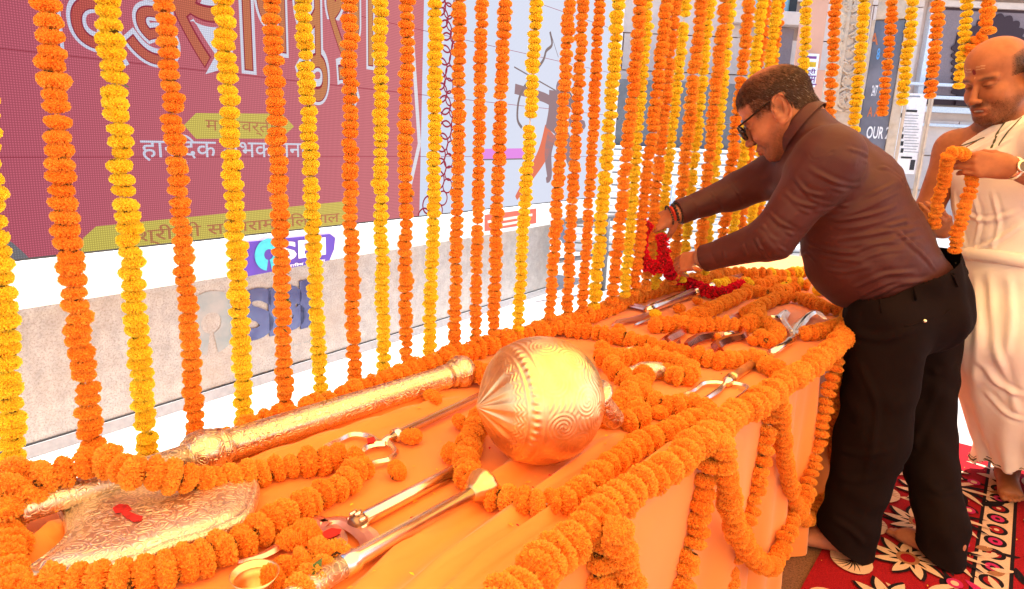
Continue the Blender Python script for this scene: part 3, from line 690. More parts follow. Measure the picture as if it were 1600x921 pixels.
# ================================================================== MARIGOLDS
def flower_mesh(name, seed, npet, pm, cm, flat=0.52, ragged=0.06, wid=0.13, fuzz=0.13):
    r = np.random.default_rng(seed); vs = []; fs = []; mi = []
    # heart
    bm = bmesh.new(); bmesh.ops.create_icosphere(bm, subdivisions=2, radius=1)
    bm.verts.ensure_lookup_table(); base = 0
    for v in bm.verts: vs.append((v.co.x * 0.86, v.co.y * 0.86, v.co.z * flat * 0.84))
    for f in bm.faces: fs.append([v.index for v in f.verts]); mi.append(1)
    bm.free()
    ga = math.pi * (3 - 5 ** 0.5)
    lump = [(r.normal(size=3), r.uniform(0.03, 0.08)) for _ in range(5)]
    for i in range(npet):
        z = 1 - 2 * (i + 0.5) / npet; th = ga * i + r.uniform(-0.2, 0.2); s_ = math.sqrt(1 - z * z)
        d = np.array([s_ * math.cos(th), s_ * math.sin(th), z])
        k_ = 1 + sum(a * math.sin(float(d @ l) * 3.0) for l, a in lump) * 0.5
        P = d * np.array([0.9, 0.9, flat * 0.9]) * k_
        nrm = d / np.array([1, 1, flat]); nrm /= np.linalg.norm(nrm)
        t1 = r.normal(size=3); t1 -= nrm * (t1 @ nrm); t1 /= np.linalg.norm(t1); t2 = np.cross(nrm, t1)
        w = wid * r.uniform(0.7, 1.25); l = (fuzz + ragged * r.uniform(-0.6, 1.0)); lean = t2 * r.uniform(-0.10, 0.10)
        cup = w * r.uniform(0.25, 0.55)
        b0 = P - nrm * 0.08
        tip = P + nrm * l * 0.75 + lean
        n0 = len(vs)
        vs += [tuple(b0 - t1 * w * 0.35), tuple(b0 + t2 * cup * 0.4), tuple(b0 + t1 * w * 0.35), tuple(tip - t1 * w * 0.6 - nrm * 0.02), tuple(tip + t2 * cup + nrm * 0.035 * r.uniform(-1, 1)), tuple(tip + t1 * w * 0.6 - nrm * 0.02)]
        fs += [(n0, n0 + 1, n0 + 4, n0 + 3), (n0 + 1, n0 + 2, n0 + 5, n0 + 4)]; mi += [0, 0]
    # a little of the dried calyx showing at one side of the thread
    c0 = len(vs); a = r.uniform(0, 6.28)
    cx_, cy_ = 0.35 * math.cos(a), 0.35 * math.sin(a)
    for q in range(6): vs.append((cx_ + 0.3 * math.cos(q), cy_ + 0.3 * math.sin(q), -flat * 1.0))
    vs.append((cx_, cy_, -flat * 0.6)); fs += [(c0 + q, c0 + (q + 1) % 6, c0 + 6) for q in range(6)]; mi += [2] * 6
    me = bpy.data.meshes.new(name); me.from_pydata(vs, [], fs)
    for m in (M[pm], M[cm], M['calyx']): me.materials.append(m)
    me.polygons.foreach_set('material_index', np.array(mi, dtype=np.int32)); me.update()
    return me
FM = {'O': [flower_mesh('marigold_flower', 10 + i, 560, 'orange', 'orange_core') for i in range(6)],
      'Y': [flower_mesh('marigold_flower', 30 + i, 520, 'yellow', 'yellow_core') for i in range(6)],
      'R': [flower_mesh('rose_flower', 50 + i, 90, 'red', 'red_core', 0.6, 0.35, 0.42, 0.17) for i in range(4)]}
leaf_me = None
def leaf_mesh():
    me = bpy.data.meshes.new('leaf'); me.from_pydata([(0, 0, 0), (0.3, 0.5, 0.1), (0, 0.55, -0.02), (-0.3, 0.5, 0.1), (0, 1.1, 0.15)], [], [(0, 1, 2), (0, 2, 3), (1, 4, 2), (2, 4, 3)]); me.materials.append(M['leaf']); return me
LEAF = leaf_mesh()
frnd = random.Random(11)
def put_flower(kind, pos, axis, rad, parent, name=None, squash=1.0, jit=0.16):
    me = frnd.choice(FM[kind]); o = bpy.data.objects.new(name or ('rose_flower' if kind == 'R' else 'marigold_flower'), me)
    ax = (Vector(axis).normalized() + Vector([frnd.uniform(-jit, jit) for _ in range(3)])).normalized()
    if frnd.random() < 0.5: ax = -ax
    q = ax.to_track_quat('Z', 'Y') @ Quaternion((0, 0, 1), frnd.uniform(0, 6.28))
    s = rad * (frnd.uniform(0.93, 1.07) if frnd.random() < .88 else frnd.uniform(0.82, 1.16)); sc = (s, s * frnd.uniform(0.93, 1.05), s * squash * frnd.uniform(0.9, 1.12))
    if parent is not None:
        o.parent = parent; pos = Vector(pos) - Vector(parent.location)
    o.matrix_basis = Matrix.Translation(pos) @ q.to_matrix().to_4x4() @ Matrix.Diagonal((*sc, 1))
    COL.objects.link(o); return o
def resample(pts, pitch):
    P = pts; d = [0]
    for a, b in zip(P, P[1:]): d.append(d[-1] + (b - a).length)
    out = []; n = max(1, int(round(d[-1] / pitch))); j = 0
    for i in range(n + 1):
        s = d[-1] * i / n
        while j < len(P) - 2 and d[j + 1] < s: j += 1
        f = 0 if d[j + 1] == d[j] else (s - d[j]) / (d[j + 1] - d[j]); p = P[j].lerp(P[j + 1], f); out.append((p, (P[j + 1] - P[j]).normalized()))
    return out
def garland(name, label, pts, rad, kind, pitch=None, group=None, cat='garland', smooth=10, gaps=(), squash=1.0, wob=0.15, thread_to=None, mixed=None, leaves=0):
    pts = [Vector(p) for p in pts]; C = catmull(pts, smooth) if len(pts) > 2 else [pts[0].lerp(pts[1], i / 20) for i in range(21)]
    e = tag(empty(name, C[0]), label, cat, group)
    mb = MB(); line = ([thread_to] if thread_to is not None else []) + C[::3] + [C[-1]]
    mb.tube(line, 0.0016, 5); adopt(mb.build('thread', M['thread']), e)
    radf = (lambda t: rad[0] + (rad[1] - rad[0]) * t) if isinstance(rad, tuple) else (lambda t: rad)
    S = resample(C, pitch or 1.0 * radf(0.5)); n = len(S)
    for i, (p, t) in enumerate(S):
        if any(abs(i / n - g_) < 0.5 / n for g_ in gaps): continue
        r_ = radf(i / max(1, n - 1)); w = Vector([frnd.uniform(-1, 1) for _ in range(3)]) * r_ * wob
        kd = kind if not mixed or frnd.random() > mixed[1] else mixed[0]
        f = put_flower(kd, p + w, t, r_ * 1.02, e, squash=squash)
        if leaves and frnd.random() < leaves:
            o = bpy.data.objects.new('leaf', LEAF); o.parent = e; o.matrix_basis = Matrix.Translation(p - Vector(e.location) + Vector([frnd.uniform(-1, 1) * r_ * .7 for _ in range(3)])) @ Quaternion(Vector([frnd.uniform(-1, 1) for _ in range(3)]).normalized(), frnd.uniform(0, 6)).to_matrix().to_4x4() @ Matrix.Diagonal((r_ * .9, r_ * .9, r_ * .9, 1)); COL.objects.link(o)
    return e
NUM = ['first', 'second', 'third', 'fourth', 'fifth', 'sixth', 'seventh', 'eighth', 'ninth', 'tenth', 'eleventh', 'twelfth', 'thirteenth', 'fourteenth', 'fifteenth', 'sixteenth', 'seventeenth', 'eighteenth', 'nineteenth', 'twentieth']
HANG = [('Y', (-58, 0), (28, 765), 54), ('O', (58, 0), (141, 690), 48), ('Y', (160, 0), (231, 712), 44), ('O', (256, 0), (306, 678), 37), ('Y', (338, 0), (379, 668), 37),
        ('O', (412, 0), (442, 642), 34), ('Y', (474, 0), (502, 628), 31), ('O', (540, 0), (552, 600), 30), ('Y', (596, 0), (601, 592), 28), ('O', (636, 0), (636, 570), 28),
        ('Y', (678, 0), (668, 560), 27), ('O', (724, 0), (712, 550), 26), ('O', (757, 0), (744, 546), 24), ('O', (792, 0), (772, 530), 26), ('Y', (833, 0), (806, 522), 25),
        ('O', (885, 0), (855, 502), 24), ('O', (940, 0), (911, 482), 22), ('O', (918, 0), (887, 492), 23), ('Y', (967, 0), (927, 478), 22), ('O', (993, 0), (952, 468), 21), ('Y', (1013, 0), (975, 460), 19),
        ('O', (1032, 0), (985, 455), 20), ('O', (1053, 0), (1007, 450), 19), ('Y', (1071, 0), (1022, 446), 18), ('O', (1093, 0), (1047, 440), 20), ('Y', (1109, 0), (1064, 438), 17),
        ('O', (1130, 0), (1088, 430), 19), ('Y', (1148, 0), (1102, 425), 18), ('O', (1168, 0), (1122, 415), 19), ('Y', (1186, 0), (1136, 410), 18), ('O', (1200, 0), (1153, 400), 17), ('Y', (1213, 0), (1168, 395), 17),
        ('O', (1223, 0), (1181, 390), 15)]
cnt = {'O': 0, 'Y': 0}
DEPTHV = Vector(CM @ np.array([0, 0, 1.0]))
for i, (kd, top, bot, w) in enumerate(HANG):
    a = ROW.at(top[0], top[1] - 28); b = ROW.at(*bot); a = a + (a - b).normalized() * min(0.45, max(0.0, ZC - 0.15 - a.z)); mid = ROW.at((top[0] + bot[0]) / 2, (top[1] + bot[1]) / 2)
    dep = (mid - Vector((0, 0, H))).dot(DEPTHV); rad = w * dep / F_PX / 2 * (0.80 if i < 18 else 0.97)
    # threads hang a little unevenly, some of them a little in front of or behind the rail
    sway = ROW.n * frnd.uniform(-0.012, 0.03) + ROW.d * 0
    pts = [a + sway * 0.4, a.lerp(b, 0.33) + sway + ROW.d * frnd.uniform(-.004, .004), a.lerp(b, 0.66) + sway * 0.8 + ROW.d * frnd.uniform(-.005, .005), b + sway * .5]
    if i == 0: pts[-1] = ROW.at(28, 790)
    cname = 'orange' if kd == 'O' else 'yellow'; lab = f"{cname} marigold garland hanging behind the table, {NUM[cnt[kd]]} {cname} one from the left"; cnt[kd] += 1
    if i == len(HANG) - 1: lab = 'mixed orange and yellow garland with green leaves, rightmost of the long hanging row'
    topz = a + (a - b).normalized() * ((ZC - a.z) / max(0.01, (a - b).normalized().z))
    garland('hanging_garland', lab, pts, rad, kd, pitch=rad * 1.06, squash=1.10, group='marigold garlands hanging in the long row behind the table', gaps=((0.56,) if i == 14 else (0.38,) if i == 23 else ()),
            thread_to=topz, mixed=('Y', 0.4) if i == len(HANG) - 1 else None, leaves=0.7 if i == len(HANG) - 1 else 0.03)
HANG2 = [('Y', (1260, 0), (1250, 190), 21, 'yellow marigold garland hanging behind the bending man\'s head'), ('O', (1306, 0), (1293, 205), 22, 'orange marigold garland hanging in front of the peach panel'),
         ('Y', (1351, 0), (1334, 202), 22, 'longest yellow marigold garland of the short row, before the carved pillar'), ('O', (1394, 0), (1379, 178), 20, 'orange marigold garland hanging over the dark display board'),
         ('Y', (1427, 0), (1409, 160), 22, 'yellow marigold garland ending just above the white notice board'), ('O', (1466, 0), (1454, 150), 23, 'orange marigold garland between notice board and scalloped window'),
         ('Y', (1513, 0), (1498, 134), 22, 'yellow marigold garland hanging beside the forehead of the man in white')]
for kd, top, bot, w, lab in HANG2:
    a = ROW2.at(top[0], -28); b = ROW2.at(*bot); a = a + (a - b).normalized() * min(0.2, max(0.0, ZC - 0.1 - a.z)); dep = ((a + b) / 2 - Vector((0, 0, H))).dot(DEPTHV); rad = w * dep / F_PX / 2 * 0.82
    topz = a + (a - b).normalized() * ((ZC - a.z) / (a - b).normalized().z)
    garland('hanging_garland', lab, [a, a.lerp(b, .5) + ROW2.d * 0.006, b], rad, kd, pitch=rad * 1.08, group='shorter garlands hanging at the far edge of the canopy', thread_to=topz)
a = ROW2.at(1546, -28)
garland('hanging_garland', 'orange marigold garland curling above the bald head of the man in white', [a, ROW2.at(1543, 30), ROW2.at(1540, 52), ROW2.at(1524, 66), ROW2.at(1516, 84)], 0.026, 'O', pitch=0.024,
        group='shorter garlands hanging at the far edge of the canopy', thread_to=a + Vector((0, 0, ZC - a.z)))

# ================================================================== TABLE under a saffron cloth
M['wood'] = plain('table_wood', (0.25, 0.14, 0.07, 1), 0.6)
U0, U1 = -0.9, 4.0
te = tag(empty('long_table', tp(1.5, (N_NEAR + N_FAR) / 2, 0)), 'long trestle table hidden under the saffron cloth', 'table')
mb = MB(); mb.box(tp((U0 + U1) / 2, (N_NEAR + N_FAR) / 2, T - 0.02), (UD * (U1 - U0 - 0.06) / 2, ND * (N_NEAR - N_FAR - 0.05) / 2, Vector((0, 0, 0.014)))); adopt(mb.build('table_top', M['wood']), te)
for u in (U0 + 0.2, 0.8, 2.3, U1 - 0.2):
    for n_ in (N_NEAR - 0.08, N_FAR + 0.08):
        mb = MB(); mb.box(tp(u, n_, (T - 0.035) / 2), (UD * 0.025, ND * 0.025, Vector((0, 0, (T - 0.035) / 2)))); adopt(mb.build('leg', M['wood']), te)
def cloth_mat():
    k = NT('saffron_satin_cloth'); o = k.obj()
    c = k.ramp(k.noise(3, 4, 0.5, o), [(0.3, (0.84, 0.225, 0.034, 1)), (0.7, (0.87, 0.27, 0.045, 1))])
    b1 = k.bump(k.noise(500, 2, 0.5, o), 0.08, 0.001)
    return k.done(k.bsdf(c, 0.55, 0, b1, sheen=0.3, spec=0.35))
M['cloth'] = cloth_mat()
def fold(u, n):
    """small creases of the cloth on the table"""
    z = 0.0
    # creases running along the table, strongest in the near part
    for (u0, n0, u1, n1, w, h) in CREASES:
        du, dn = u1 - u0, n1 - n0; L = math.hypot(du, dn); t = ((u - u0) * du + (n - n0) * dn) / L / L
        d = abs((u - u0) * dn - (n - n0) * du) / L
        if -0.1 < t < 1.1: z += h * math.exp(-(d / w) ** 2) * max(0, min(1, (t + .1) * 5)) * max(0, min(1, (1.1 - t) * 5))
    return z
def UN(px, py, z=T):
    p = at(px, py, z); return p.dot(UD), p.dot(ND)
CREASES = []
for (a, b, w, h) in (((560, 925), (905, 655), 0.010, 0.013), ((640, 930), (960, 690), 0.014, 0.012), ((700, 930), (1040, 672), 0.008, 0.012), ((350, 745), (700, 628), 0.010, 0.009), ((345, 720), (690, 615), 0.010, 0.008),
                     ((780, 930), (1060, 690), 0.008, 0.010), ((900, 650), (1000, 600), 0.016, 0.012), ((40, 870), (100, 830), 0.008, 0.014), ((500, 925), (700, 800), 0.016, 0.004), ((960, 600), (1200, 520), 0.02, 0.004), ((840, 480), (1000, 470), 0.015, 0.004)):
    CREASES.append((*UN(*a), *UN(*b), w, h * 2.3))
def build_cloth():
    nu, nn = 300, 70; vs = []; fs = []
    for i in range(nu + 1):
        u = U0 + (U1 - U0) * (i / nu)
        for j in range(nn + 1):
            n_ = N_FAR + (N_NEAR - N_FAR) * j / nn
            z = T + fold(u, n_) + 0.0025 * math.sin(u * 5 + 3 * math.sin(n_ * 6)) * math.sin(n_ * 9 + 1)
            vs.append(tp(u, n_, z))
        # skirt: hangs on the near side with soft vertical folds
        for j in range(1, 31):
            s_ = j / 30; z = T * (1 - s_) + 0.012 * s_
            ph = u * 15 + 2.2 * math.sin(u * 3.1) ; amp = 0.028 * s_ ** 0.8
            o_ = amp * (math.sin(ph) + 0.5 * math.sin(2.3 * ph + 1)) + 0.012 * s_ + 0.010 * min(1, s_ * 12)
            vs.append(tp(u, N_NEAR + o_ + 0.004, z))
    C_ = nn + 31
    for i in range(nu):
        for j in range(C_ - 1):
            a = i * C_ + j; fs.append((a, a + C_, a + C_ + 1, a + 1))
    # far skirt
    b0 = len(vs)
    for i in range(nu + 1):
        u = U0 + (U1 - U0) * (i / nu)
        for j in range(9):
            s_ = j / 8; vs.append(tp(u, N_FAR - 0.02 * s_ - 0.015 * s_ * math.sin(u * 14), T * (1 - s_) + 0.01 * s_ + (fold(u, N_FAR) if j == 0 else 0)))
    for i in range(nu):
        for j in range(8):
            a = b0 + i * 9 + j; fs.append((a, a + 1, a + 10, a + 9))
    o = mesh_obj('tablecloth', vs, fs, M['cloth'], None, True); tag(o, 'saffron orange cloth covering the long table and falling to the floor', 'tablecloth')
build_cloth()

# ------------------------------------------------------------------ garlands laid on the table
def tg(name, label, pxs, r, kind='O', h=None, **kw):
    r *= 1.13
    pts = []
    for q in pxs:
        z = T + (q[2] if len(q) > 2 else r * 0.92); pts.append(at(q[0], q[1], z))
    return garland(name, label, pts, r, kind, pitch=kw.pop('pitch', r * 1.02), group='marigold garlands laid on the table', **kw)
RR = 0.024
tg('table_garland', 'orange garland running along the far edge of the table behind the long axe handle', [(362, 690), (400, 668), (450, 650), (520, 628), (600, 600), (660, 575), (720, 555), (770, 538), (830, 520), (870, 508), (930, 490), (980, 470), (1030, 452), (1080, 440), (1150, 428), (1200, 430)], 0.026)
tg('table_garland', 'orange garland looped over the axe shaft and round the engraved axe blade', [(20, 800, .03), (50, 765, .07), (100, 735, .085), (160, 725, .09), (220, 738, .085), (290, 750, .06), (340, 755, .03), (400, 742), (450, 728), (500, 720), (540, 718), (560, 728), (548, 748), (510, 770), (460, 800), (415, 825), (370, 848), (320, 872), (270, 892), (200, 905), (120, 912), (50, 925), (0, 945)], 0.0225)
tg('table_garland', 'short thick orange garland hanging over the near left corner of the table', [(25, 740, .09), (10, 780, .07), (8, 830), (10, 880), (14, 935)], 0.0235)
tg('table_garland', 'orange garland curving in front of the big golden mace ball', [(752, 648, .02), (738, 680), (730, 712), (732, 745), (752, 768), (790, 778), (840, 788), (880, 782), (915, 762), (945, 735), (980, 706), (1015, 688), (1060, 668), (1092, 655), (1104, 640), (1080, 630), (1050, 634), (1015, 628), (1002, 606)], 0.0215)
tg('table_garland', 'orange garland end lying between axe handle knob and mace ball', [(700, 566), (725, 574), (752, 586), (775, 600)], 0.024)
tg('table_garland', 'orange garland curving across the table behind the mace ball', [(838, 516), (880, 514), (930, 520), (985, 531), (1040, 545), (1090, 557), (1130, 563), (1172, 560), (1200, 570), (1215, 580)], 0.0235)
tg('table_garland', 'orange garland looped back in a U right of the mace ball', [(936, 560, .04), (985, 556), (1020, 556), (1055, 566), (1080, 583), (1062, 590), (1040, 580)], 0.0225)
tg('table_garland', 'orange garland folded against the right side of the mace ball', [(945, 562, .06), (968, 585, .045), (985, 602, .03), (978, 622, .03), (962, 640, .02), (950, 655)], 0.0225)
tg('table_garland', 'short orange garland piece leading from the mace ball to the near edge', [(1010, 585), (985, 618), (1000, 655), (985, 660)], 0.0225, mixed=None, leaves=0.2)
J = [(1335, 498), (1325, 512), (1312, 535), (1280, 562), (1245, 588), (1214, 607), (1186, 630), (1145, 652), (1116, 675), (1074, 705), (1039, 732), (998, 762), (952, 792), (928, 815), (895, 842), (850, 880), (805, 925), (770, 960)]
tg('table_garland', 'thick orange garland running along the near edge of the table', J, 0.0275)
tg('table_garland', 'orange garland winding over the far weapons to the table corner by the man\'s hip', [(1165, 491), (1193, 476), (1228, 464), (1262, 470), (1290, 482), (1318, 484), (1329, 495), (1311, 508), (1280, 519), (1256, 522)], 0.0225)
tg('table_garland', 'orange garland lying across the red lit daggers', [(1023, 509), (1054, 505), (1089, 509), (1124, 507), (1158, 510), (1176, 500), (1185, 488)], 0.0245)
tg('table_garland', 'orange garland running out from under the red flower garland', [(1072, 497), (1099, 491), (1117, 480), (1145, 468), (1172, 456), (1205, 458), (1240, 452)], 0.0235)
tg('table_garland', 'small orange garland loop beside the broad spearhead near the man', [(1179, 498), (1200, 507), (1214, 522), (1200, 534), (1188, 524)], 0.0225)
tg('table_garland', 'orange and yellow garland on the sunlit far end of the table', [(1179, 430), (1221, 429), (1262, 427), (1290, 440), (1300, 455)], 0.0245, mixed=('Y', 0.25))
tg('table_garland', 'orange garland piece under the bending man\'s watch hand', [(1120, 446), (1150, 440), (1180, 446), (1215, 440), (1262, 445)], 0.0225, mixed=('Y', 0.3))
tg('table_garland', 'bundle of orange marigolds with green leaves over the staff at the near left', [(425, 905), (450, 888), (478, 878), (505, 868), (520, 872), (512, 893), (488, 905), (470, 925)], 0.021, leaves=0.3)
# ------------------------------------------------------------------ swags on the front of the cloth
def sw_(label, pxs, r=0.0235, **kw):
    pts = [NEAR.at(x, y, 0.03 + (q[0] if q else 0)) for x, y, *q in pxs]
    r *= 1.08
    return garland('swag_garland', label, pts, r, 'O', pitch=r * 1.05, group='marigold swags hanging down the front of the table', **kw)
sw_('straight orange swag hanging down left of the long looping swag', [(1120, 690), (1109, 725), (1098, 781), (1088, 837), (1072, 896), (1062, 940), (1055, 975)])
sw_('deep U shaped orange swag reaching lowest on the front of the table', [(1130, 690, .02), (1134, 735, .03), (1141, 795, .03), (1160, 848, .035), (1195, 885, .035), (1216, 872, .03), (1234, 825, .03), (1254, 785, .02), (1272, 725, .02), (1284, 665, .02), (1296, 607, .02), (1306, 565, .02)], 0.0225)
sw_('orange swag slanting down from the near edge garland behind the deep swag', [(1207, 625), (1198, 680), (1186, 735), (1172, 795), (1152, 850), (1140, 895), (1132, 950)], 0.022)
sw_('narrow V shaped orange swag close to the man\'s trousers', [(1218, 618, .02), (1224, 700, .02), (1234, 753, .02), (1246, 795, .02), (1262, 814, .02), (1283, 788, .02), (1297, 746, .02), (1302, 690, .02), (1306, 640, .02), (1312, 560, .02)], 0.0205)
sw_('ragged cluster of orange swag ends with dried leaves at the bottom centre', [(960, 826), (951, 850), (945, 885), (940, 925)], 0.022, wob=0.3, leaves=0.3)
sw_('second ragged strand of orange marigolds in the cluster at the bottom centre', [(962, 830, .02), (968, 865, .02), (978, 900, .02), (985, 940, .02)], 0.022, wob=0.3, leaves=0.2)
# ------------------------------------------------------------------ loose blossoms
for kd, x, y, r, lab in (('O', 620, 735, .021, 'loose orange marigold on the cloth below the small trident'), ('O', 643, 682, .021, 'loose orange marigold beside the trident\'s neck'), ('O', 719, 660, .021, 'loose orange marigold just left of the mace ball'),
                         ('O', 706, 709, .022, 'loose orange marigold with a green leaf above the plain rod'), ('O', 676, 622, .022, 'loose orange marigold beside the long axe handle'), ('O', 480, 832, .023, 'double orange marigold resting on the pink metal trident head'),
                         ('O', 458, 842, .022, 'orange marigold at the left tine of the pink metal trident'),
                         ('Y', 1024, 491, .022, 'loose yellow marigold on the crossed blades'), ('Y', 996, 467, .022, 'loose yellow marigold beside the far edge garland'), ('O', 941, 543, .024, 'loose orange marigold with leaf behind the mace ball'),
                         ('O', 968, 514, .020, 'loose orange marigold between the broad blade and the rod'), ('O', 1176, 533, .020, 'loose orange marigold right of the curved dagger'), ('O', 1119, 527, .018, 'loose orange marigold between the two curved daggers'),
                         ('O', 1090, 470, .020, 'loose orange marigold below the red garland'), ('O', 1062, 483, .022, 'loose orange marigold with stalk near the silver shaft'), ('Y', 1215, 433, .02, 'loose yellow marigold on the sunlit cloth'),
                         ('Y', 1278, 455, .024, 'yellow marigold heap nearest the man\'s belly'), ('O', 1182, 438, .02, 'loose orange marigold on the white sunlit cloth near the watch'), ('Y', 1225, 447, .02, 'loose yellow marigold between two garlands on the sunlit far cloth'), ('O', 1240, 438, .02, 'loose orange marigold at the far edge of the sunlit cloth'), ('Y', 1150, 462, .019, 'yellow marigold by the tail of the red garland'), ('O', 1100, 480, .02, 'orange marigold between the silver shaft and the winding garland'), ('O', 1030, 645, .021, 'single orange marigold inside the small loop right of the mace')):
    o = put_flower(kd, at(x, y, T + r * 0.75), (0, 0, 1) if frnd.random() < .5 else (0.6, 0.3, 0.7), r, None, 'loose_marigold', squash=1.35); tag(o, lab, 'flower', 'loose marigold blossoms on the table')

# petals fallen on the cloth, carpet and matting
def petals():
    r = np.random.default_rng(9); vs = []; fs = []; mi = []
    def one(p, s, m):
        a = r.uniform(0, 6.28); x_ = np.array([math.cos(a), math.sin(a), r.uniform(-.2, .3)]); y_ = np.array([-math.sin(a), math.cos(a), r.uniform(-.2, .3)]); n0 = len(vs); p = np.array(p)
        vs.extend([p - x_ * s, p - y_ * s * .45 + [0, 0, s * .25], p + x_ * s, p + y_ * s * .45 + [0, 0, s * .2]]); fs.append((n0, n0 + 1, n0 + 2, n0 + 3)); mi.append(m)
    for _ in range(420):
        u = r.uniform(-0.2, 3.7); n_ = r.uniform(N_FAR + .03, N_NEAR - .03); one(tp(u, n_, T + fold(u, n_) + .004), r.uniform(.003, .006), int(r.choice([0, 0, 0, 1, 2])))
    for _ in range(160):
        u = r.uniform(1.0, 3.5); n_ = N_NEAR + r.uniform(.05, .9); one(tp(u, n_, .021), r.uniform(.003, .006), int(r.choice([0, 0, 1])))
    o = mesh_obj('fallen_petals', vs, fs, [M['orange'], M['yellow'], M['red']], None, False, mi); tag(o, 'loose orange and yellow petals scattered on cloth and carpet', 'petals', None, 'stuff')
petals()
# ================================================================== METAL WEAPONS ON THE TABLE
def metal_mat(name, c, rough=0.28, engrave=0.0, escale=55, metal=1.0, var=0.12):
    k = NT(name); o = k.obj(); nz = k.noise(25, 4, 0.6, o)
    col = k.ramp(nz, [(0.3, tuple(v * (1 - var) for v in c) + (1,)), (0.7, tuple(min(1, v * (1 + var)) for v in c) + (1,))])
    nrm = k.bump(k.noise(120, 2, 0.5, o), 0.06, 0.001)
    if engrave:
        # scroll engraving: rings round scattered centres
        nv = k.n('ShaderNodeTexNoise'); nv.inputs['Scale'].default_value = escale * .5; nv.inputs['Detail'].default_value = 2; k.l(o, nv.inputs['Vector'])
        va = k.n('ShaderNodeVectorMath', operation='MULTIPLY_ADD'); k.l(nv.outputs[1], va.inputs[0]); va.inputs[1].default_value = (1.6 / escale,) * 3; k.l(o, va.inputs[2])
        v = k.n('ShaderNodeTexVoronoi', feature='F1'); v.inputs['Scale'].default_value = escale; k.l(va.outputs[0], v.inputs['Vector'])
        v2 = k.n('ShaderNodeTexVoronoi', feature='DISTANCE_TO_EDGE'); v2.inputs['Scale'].default_value = escale; k.l(va.outputs[0], v2.inputs['Vector'])
        w = k.math('SINE', k.math('MULTIPLY', v.outputs[0], 24.0))
        h = k.math('MULTIPLY', k.ramp(w, [(0.0, (0, 0, 0, 1)), (0.55, (1, 1, 1, 1))]), k.ramp(v2.outputs[0], [(0.0, (0, 0, 0, 1)), (0.06, (1, 1, 1, 1))]))
        nrm = k.bump(h, engrave, 0.0022, nrm)
        col = k.mix(k.ramp(h, [(0.0, (0.5, 0.5, 0.5, 1)), (0.5, (0, 0, 0, 1))]), col, tuple(v * 0.45 for v in c) + (1,))
    return k.done(k.bsdf(col, rough, metal, nrm))
M['gold'] = metal_mat('beaten_brass_gold', (0.90, 0.61, 0.29), 0.38, var=0.2)
M['gold_eng'] = metal_mat('engraved_gilt_silver', (0.97, 0.76, 0.50), 0.30, 0.5, 62)
M['silver_eng'] = metal_mat('engraved_silver', (0.95, 0.80, 0.62), 0.42, 0.5, 58)
M['silver'] = metal_mat('polished_silver', (0.95, 0.82, 0.68), 0.24)
M['pinkmetal'] = metal_mat('copper_washed_steel', (0.80, 0.50, 0.42), 0.38)
M['red_lit_steel'] = metal_mat('red_lit_blade', (0.70, 0.25, 0.16), 0.25)  # red light on the blades put into the metal colour
M['tilak'] = plain('red_vermilion_powder', (0.45, 0.012, 0.012, 1), 0.9, nscale=90, var=0.4, bump=0.5)
M['darkhole'] = metal_mat('dark_bronze', (0.30, 0.20, 0.14), 0.4)
def lathe(mb, p0, p1, prof, seg=24, mi=0, fn=None):
    """profile (t along p0->p1, radius)"""
    p0 = Vector(p0); p1 = Vector(p1); ax = (p1 - p0); L = ax.length; ax.normalize()
    x = ax.orthogonal().normalized(); y = ax.cross(x); vs = []; fs = []
    for t, r in prof:
        for k in range(seg):
            a = 2 * math.pi * k / seg; rr_ = r if fn is None else r * fn(t, a)
            vs.append(p0 + ax * (t * L) + (x * math.cos(a) + y * math.sin(a)) * rr_)
    n = len(prof)
    for i in range(n - 1):
        for k in range(seg): fs.append((i * seg + k, i * seg + (k + 1) % seg, (i + 1) * seg + (k + 1) % seg, (i + 1) * seg + k))
    fs += [tuple(range(seg))[::-1], tuple(range((n - 1) * seg, n * seg))]
    mb.add(vs, fs, mi)
